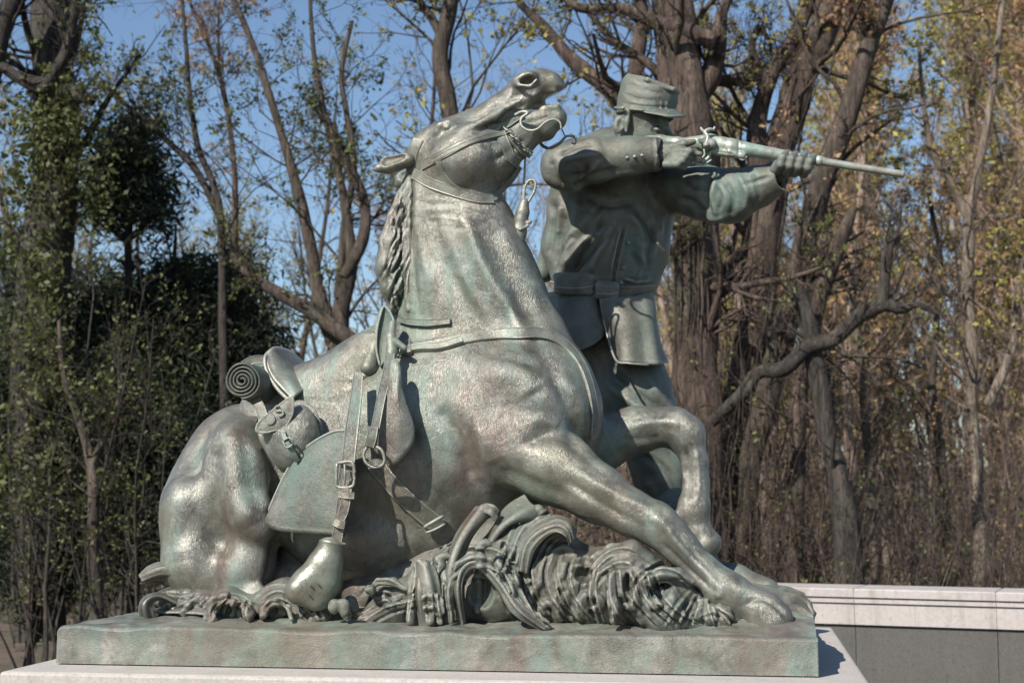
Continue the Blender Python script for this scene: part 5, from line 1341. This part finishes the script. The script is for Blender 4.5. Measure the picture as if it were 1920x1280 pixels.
tree('upright_tree', 'slim upright trunk rising behind the soldier cap', hand([
    [(1205, 1120, 22), (1198, 700, 19), (1192, 300, 16), (1190, 130, 15), (1196, 20, 13), (1200, -60, 12)],
    [(1192, 230, 12), (1155, 190, 13), (1110, 145, 14), (1060, 95, 13), (1015, 45, 11), (975, 5, 8), (950, -50, 6)]], 10.0), 10.0, br_, M['leaf_yg'], 13, 6, 4, nleaf=1800, k=14, blen=(.4, 1.8))
tree('spreading_tree', 'dark many-stemmed tree fanning out above the blanket roll', hand([
    [(632, 1120, 25), (630, 900, 24), (628, 740, 22), (628, 650, 20), (640, 560, 16), (655, 480, 12), (648, 400, 9), (632, 300, 8), (606, 210, 7), (590, 120, 5), (580, -20, 4)],
    [(630, 640, 14), (600, 540, 13), (580, 440, 12), (560, 350, 10), (530, 260, 8), (505, 180, 8), (480, 100, 6), (450, 30, 6), (420, -40, 4)],
    [(646, 520, 11), (680, 445, 12), (686, 385, 11), (664, 325, 10), (630, 265, 8), (598, 200, 5)],
    [(640, 560, 9), (648, 420, 8), (662, 300, 7), (640, 150, 5), (660, 40, 4)],
    [(706, 668, 13, -.2), (650, 625, 14, -.2), (590, 580, 14, -.2), (530, 550, 12, -.2), (470, 515, 10, -.2), (430, 470, 7, -.2)]], 8.6), 8.6, bm_, M['leaf_green'], 12, 6, 4, nleaf=5000, k=14, blen=(.4, 1.8), lsize=.021)
tree('thin_tree', 'thin dark sapling curving up left of the spreading tree', hand([
    [(418, 1130, 9), (416, 800, 9), (416, 440, 8), (400, 350, 7), (370, 270, 6), (352, 160, 5), (345, 20, 4), (340, -60, 3)],
    [(410, 400, 7), (360, 310, 7), (310, 260, 6), (250, 205, 5), (200, 160, 4)]], 8.4), 8.4, bd_, M['leaf_green'], 13, 6, 4, nleaf=3600, k=9, blen=(.5, 1.9), lsize=.02)
tree('thin_tree', 'reddish sapling standing against the open sky left of centre', hand([
    [(446, 1130, 9), (444, 800, 8), (442, 430, 7), (440, 320, 6), (428, 210, 5), (395, 90, 4), (360, 10, 4), (340, -50, 3)],
    [(432, 240, 4), (415, 150, 4), (410, 50, 3), (418, -40, 2)]], 11.5), 11.5, br_, M['leaf_red'], 17, 6, 5, nleaf=3200, k=8, blen=(.5, 2.2), lsize=.022)
tree('ivied_tree', 'thick dark ivy covered trunk at the left edge with a crooked dead limb', hand([
    [(70, 1200, 50), (70, 950, 48), (68, 740, 52), (80, 540, 52), (100, 350, 46), (106, 200, 43), (100, 80, 40), (94, -60, 36)],
    [(-30, 100, 10, -.6), (30, 140, 12, -.6), (80, 162, 17, -.6), (130, 170, 16, -.6), (176, 192, 12, -.6)],
    [(84, 165, 9, -.7), (104, 130, 11, -.7), (124, 90, 10, -.7), (136, 30, 8, -.7), (142, -50, 7, -.7)]], 8.2), 8.2, bd_, M['leaf_green'], 12, 5, 4, nleaf=1500, k=22, blen=(.4, 1.5), lsize=.024)
tree('leaning_tree', 'dark leaning trunk cutting the top left corner', hand([
    [(-60, 330, 14), (-30, 200, 16), (0, 110, 18), (24, 20, 20), (45, -70, 20)]], 7.6), 7.6, bd_, None, 10, 5, 4, nleaf=0, k=12, blen=(.3, 1.3))
tree('thin_tree', 'grey slender trunk forking low in front of the dark thicket at left', hand([
    [(186, 1180, 13), (178, 1040, 12), (172, 940, 11), (164, 860, 10), (146, 790, 8), (120, 700, 6), (110, 600, 4)],
    [(168, 880, 8), (190, 830, 7), (212, 780, 6), (228, 700, 4)]], 7.2), 7.2, bm_, M['leaf_green'], 13, 6, 4, nleaf=900, k=10, blen=(.3, 1.2), lsize=.022)
# vines hugging the massive trunks
def vines(owner, path, Y, n):
    c_, r_ = hand([path], Y)[0]; c_, r_ = resamp(c_, r_, 22); A = []; R_ = []
    for i in range(n):
        an = R6.uniform(3.4, 6.1) + np.cumsum(R6.normal(size=22) * .09); rr = r_ * R6.uniform(1.03, 1.16) + .01
        A.append(np.stack([c_[:, 0] + rr * np.cos(an), c_[:, 1] + rr * np.sin(an), c_[:, 2]], 1) + R6.normal(size=(22, 3)) * .006); R_.append(np.full(22, R6.uniform(.004, .014)))
    V, Fq = tubes(np.array(A), np.array(R_), 5); tag(part('vines', V, Fq, bm_, owner), kind='stuff')
    sp = kids(np.array(A), np.array(R_), 9, .05, .95, 65, .06, .45, .003, (.12, .6)); g = grow(*sp, 5, .3, -.05, .4); V, Fq = tubes(*g, 3); tag(part('vine_twigs', V, Fq, bm_, owner), kind='stuff')
by = {o.name: o for o in COL.objects}
vines(by['old_tree'], [(1312, 1150, 50), (1308, 900, 44), (1302, 700, 40), (1304, 520, 40), (1302, 380, 44), (1290, 240, 48), (1270, 110, 40), (1252, 0, 32)], 9.0, 11)
vines(by['forked_tree'], [(1385, 1150, 34), (1382, 900, 32), (1392, 720, 32), (1412, 540, 34), (1432, 400, 33), (1462, 270, 31), (1500, 150, 29)], 9.6, 7)
vines(by['slanting_tree'], [(1375, 1150, 20), (1400, 900, 20), (1440, 740, 22), (1478, 600, 24), (1500, 470, 22), (1530, 370, 22)], 9.2, 4)
# ivy leaves clothing the thick left trunk
def blob_points(bl, Y, dY, clump=30, spread=.10):
    out = []
    for px, py, rx, ry, n in bl:
        nc = max(1, n // clump); a = R6.uniform(0, 6.283, nc); q = np.sqrt(R6.uniform(0, 1, nc))
        cx = px + rx * q * np.cos(a); cy = py + ry * q * np.sin(a); yy = Y + R6.uniform(-dY, dY, nc)
        cc = np.array([P(x, y, z) for x, y, z in zip(cx, cy, yy)])
        out.append(np.repeat(cc, clump, 0) + R6.normal(size=(nc * clump, 3)) * spread)
    return np.vstack(out)
iv = thing('ivy', 'glossy green ivy climbing the thick trunk at the left edge', 'ivy', (-2.4, 7.6, GZ))
V, Fq = quads(blob_points([(60, 260, 60, 80, 800), (110, 230, 60, 40, 700), (60, 420, 60, 110, 900), (60, 620, 65, 120, 900), (50, 820, 70, 130, 800), (170, 330, 40, 90, 700)], 7.7, .35, 22, .09), .030, .6)
part('leaves', V, Fq, M['leaf_olive'], iv, False)
# evergreens
def evergreen(label, px, Y, top, blobs, n_tr, r_px, mat=M['cedar'], size=.05, spread=.13, dY=.8):
    root = thing('evergreen_tree', label, 'evergreen', (*P(px, 1000, Y)[:2], GZ))
    c_, r_ = hand([[(px, 1190, r_px), (px + 4, 800, r_px * .8), (px - 3, (800 + top) / 2, r_px * .6), (px, top, 2)]], Y)[0]
    V, Fq = trunk_mesh(c_, r_, 10, 3); part('trunk', V, Fq, bd_, root)
    pts = blob_points(blobs, Y, dY, 40, spread)
    # limbs from trunk towards the clumps
    cc = pts[::400]; z0 = cc[:, 2] - .35
    A = np.stack([np.interp(z0, c_[:, 2], c_[:, i]) for i in range(3)], 1); md = (A + cc) / 2 + [0, 0, -.08]
    V, Fq = tubes(np.stack([A, md, cc], 1), np.tile([.03, .018, .008], (len(cc), 1)), 5); part('limbs', V, Fq, bd_, root)
    V, Fq = quads(pts, size, .22); part('crown', V, Fq, mat, root, False)
evergreen('dark evergreen tree standing tall right of the ivied trunk', 245, 9.0, 200, [(250, 250, 28, 28, 1200), (245, 320, 50, 45, 4500), (205, 380, 60, 35, 2400), (285, 385, 32, 40, 1800)], 1, 12)
evergreen('broad dark evergreen spreading below and behind the blanket roll side', 330, 9.6, 420, [(380, 530, 100, 42, 4500), (330, 610, 140, 70, 9000), (220, 570, 100, 70, 5000), (440, 660, 90, 70, 6000), (350, 740, 150, 70, 9000)], 1, 13)
evergreen('low dark evergreen thicket filling the left edge', 90, 8.9, 560, [(90, 700, 150, 110, 16000), (100, 850, 150, 110, 13000), (80, 1000, 140, 120, 14000), (250, 800, 130, 110, 13000), (330, 920, 120, 130, 12000), (40, 520, 50, 90, 2500)], 1, 12)
# fresh green sprays in front of the evergreens
gs = thing('green_shrub', 'light green leafy shrub catching the sun in front of the dark evergreens', 'shrub', (*P(230, 1000, 7.6)[:2], GZ))
b0 = np.array([P(x, 1190, 7.6 + R6.uniform(-.4, .6)) for x in R6.uniform(-20, 420, 34)]); b0[:, 2] = GZ
S1 = grow(b0, np.array([[0, 0, 1.]] * 34) + R6.normal(size=(34, 3)) * .12, R6.uniform(1.6, 4.4, 34), R6.uniform(.010, .022, 34), 9, .10, .12, .25)
S2 = grow(*kids(*S1, 11, .25, 1, 50, .28, .45, .003, (.2, .9)), 6, .22, .08, .4); S3 = grow(*kids(*S2, 4, .2, 1, 42, .5, .6, .002, (.1, .35)), 4, .25, .05, .5)
V, Fq = cat([tubes(*S1, 6), tubes(*S2, 4), tubes(*S3, 3)]); part('stems', V, Fq, bd_, gs)
V, Fq = leaves_at(S3[0], 2400, .018, .035); part('leaves', V, Fq, M['leaf_green'], gs, False)
V, Fq = leaves_at(S3[0], 3000, .018, .03); part('leaves', V, Fq, M['leaf_olive'], gs, False)

# vines and dead brush on and between the big trunks
def brush_stuff(name, label, pxr, pyb, Yr, n, h, mat, r=(.004, .011), leaf=None, nleaf=0, lsize=.02, nk=6):
    xs = R6.uniform(*pxr, n); b = []
    for x in xs:
        q = P(x, 1000, R6.uniform(*Yr)); b.append((q[0], q[1], GZ + max(0, (q[1] - 10) * .028)))
    b = np.array(b)
    A = grow(b, np.array([0, 0, 1.]) + R6.normal(size=(n, 3)) * .22, R6.uniform(*h, n), R6.uniform(*r, n), 8, .14, .10, .3)
    B = grow(*kids(*A, nk, .15, 1, 50, .35, .5, .0025, (.15, 1.0)), 5, .25, .05, .4); Cc = grow(*kids(*B, 4, .2, 1, 45, .5, .6, .002, (.1, .4)), 4, .3, .02, .5)
    V, Fq = cat([tubes(*A, 4), tubes(*B, 3), tubes(*Cc, 3)])
    o = link(name, mesh(name, V, Fq), mat); tag(o, kind='stuff')
    if leaf:
        V, Fq = leaves_at(Cc[0], nleaf, lsize, .05); o2 = link(name + '_leaves', mesh('brush_leaves', V, Fq), leaf, None, False); tag(o2, kind='stuff')
brush_stuff('dead_brush', '', (1180, 1560), 1100, (8.3, 10.5), 150, (1.2, 4.8), br_, leaf=M['leaf_green'], nleaf=1600)
brush_stuff('wall_side_brush', '', (1480, 2080), 1100, (5.6, 9.5), 90, (.9, 2.6), br_, leaf=M['leaf_green'], nleaf=1500, lsize=.017)
brush_stuff('undergrowth', '', (1050, 2050), 1100, (10.5, 17), 330, (1.0, 4.2), M['bark_wood'], leaf=M['leaf_tan'], nleaf=6500, lsize=.022)
brush_stuff('undergrowth', '', (1000, 2100), 1100, (16, 30), 640, (2.5, 8.5), M['bark_wood'], (.008, .022), leaf=M['leaf_red'], nleaf=9000, lsize=.036)
brush_stuff('undergrowth', '', (-150, 1050), 1100, (11, 26), 480, (1.5, 4.2), bd_, (.006, .018), leaf=M['leaf_olive'], nleaf=6000, lsize=.032)

# the wood behind: five kinds of tree, copied
def proto(h, r, nb, leaf, nleaf, lsize, bark, seed, label, group):
    root = thing('wood_tree', label, 'tree', (0, 0, 0), group)
    A = grow(np.zeros((1, 3)), np.array([[.02, 0, 1.]]), np.array([h]), np.array([r]), 14, .05, .10, .15)
    c_, r_ = A[0][0], A[1][0]; V, Fq = trunk_mesh(c_, r_, 9, seed); part('trunk', V, Fq, bark, root)
    B = grow(*kids(*A, nb, .22, 1, 42, .26, .42, .008, (.8, 3.6)), 8, .14, .14, .25); Cc = grow(*kids(*B, 6, .15, 1, 42, .45, .5, .005, (.4, 1.5)), 5, .2, .10, .4); D = grow(*kids(*Cc, 4, .1, 1, 40, .5, .6, .0038, (.2, .7)), 4, .22, .06, .5)
    V, Fq = cat([tubes(*B, 4), tubes(*Cc, 3), tubes(*D, 3)]); part('branches', V, Fq, bark, root)
    V, Fq = leaves_at(D[0], nleaf, lsize, .05); part('crown', V, Fq, leaf, root, False)
    return root
kinds = [proto(11, .15, 34, M['leaf_yg'], 4800, .040, M['bark_wood'], 1, 'yellow green budding tree in the wood beyond the wall', 'yellow green trees in the wood'),
         proto(12, .13, 34, M['leaf_red'], 6500, .042, M['bark_wood'], 2, 'reddish budding tree in the wood beyond the wall', 'reddish trees in the wood'),
         proto(10, .11, 32, M['leaf_tan'], 2200, .030, bm_, 3, 'sparse bare tree in the wood behind the statue', 'sparse bare trees in the wood'),
         proto(9, .10, 30, M['leaf_tan'], 4500, .038, bp_, 4, 'pale barked budding tree in the wood behind the statue', 'pale barked trees in the wood')]
r9 = random.Random(4); used = [False] * 4; spots = []
def put(k_, x, y, s_):
    src = kinds[k_]
    if used[k_]:
        o = src.copy(); COL.objects.link(o)
        for ch in src.children:
            c2 = ch.copy(); COL.objects.link(c2); c2.parent = o
    else: o = src; used[k_] = True
    o.location = (x, y, GZ + max(0, (y - 10) * .028) - .05); o.rotation_euler = (r9.uniform(-.05, .05), r9.uniform(-.05, .05), r9.uniform(0, 6.28)); o.scale = (s_, s_, s_ * r9.uniform(.9, 1.15))
    px = px_of((x, y, 0.0))[0]
    where = [w for lim, w in [(300, 'behind the dark evergreens at the left edge'), (560, 'behind the evergreens beside the blanket roll'), (800, 'behind the many-stemmed tree left of the horse neck'), (1050, 'behind the horse head and neck'), (1300, 'behind the standing soldier'), (1480, 'behind the massive trunks right of the soldier'), (1640, 'behind the dark crooked tree'), (1780, 'between the crooked tree and the pale forked one'), (9999, 'at the right edge of the wood')] if px < lim][0]
    o['label'] = ['yellow green budding tree ', 'reddish budding tree ', 'sparse bare tree ', 'pale barked budding tree '][k_] + ('farther off ' if y > 24 else '') + where
for i in range(46):                                                   # right half: dense
    px = r9.uniform(1280, 2060); y = r9.uniform(14, 36); q = P(px, 900, y)
    s_ = r9.uniform(.45, .62) if px < 1560 else r9.uniform(.55, .95); put(r9.choices([0, 1, 2, 3], [5, 3, 1, 2])[0], q[0], y, s_ * (0.85 + y / 60))
for i in range(46):                                                   # left half: lower and thinner
    px = r9.uniform(-150, 1250); y = r9.uniform(14, 36); q = P(px, 900, y)
    kk = r9.choices([0, 1, 2, 3], [2.5, 1.5, 5, 2.5])[0]; put(kk, q[0], y, r9.uniform(.34, .60) * (.65 + y / 60) * (1.45 if kk == 2 else 1.0))
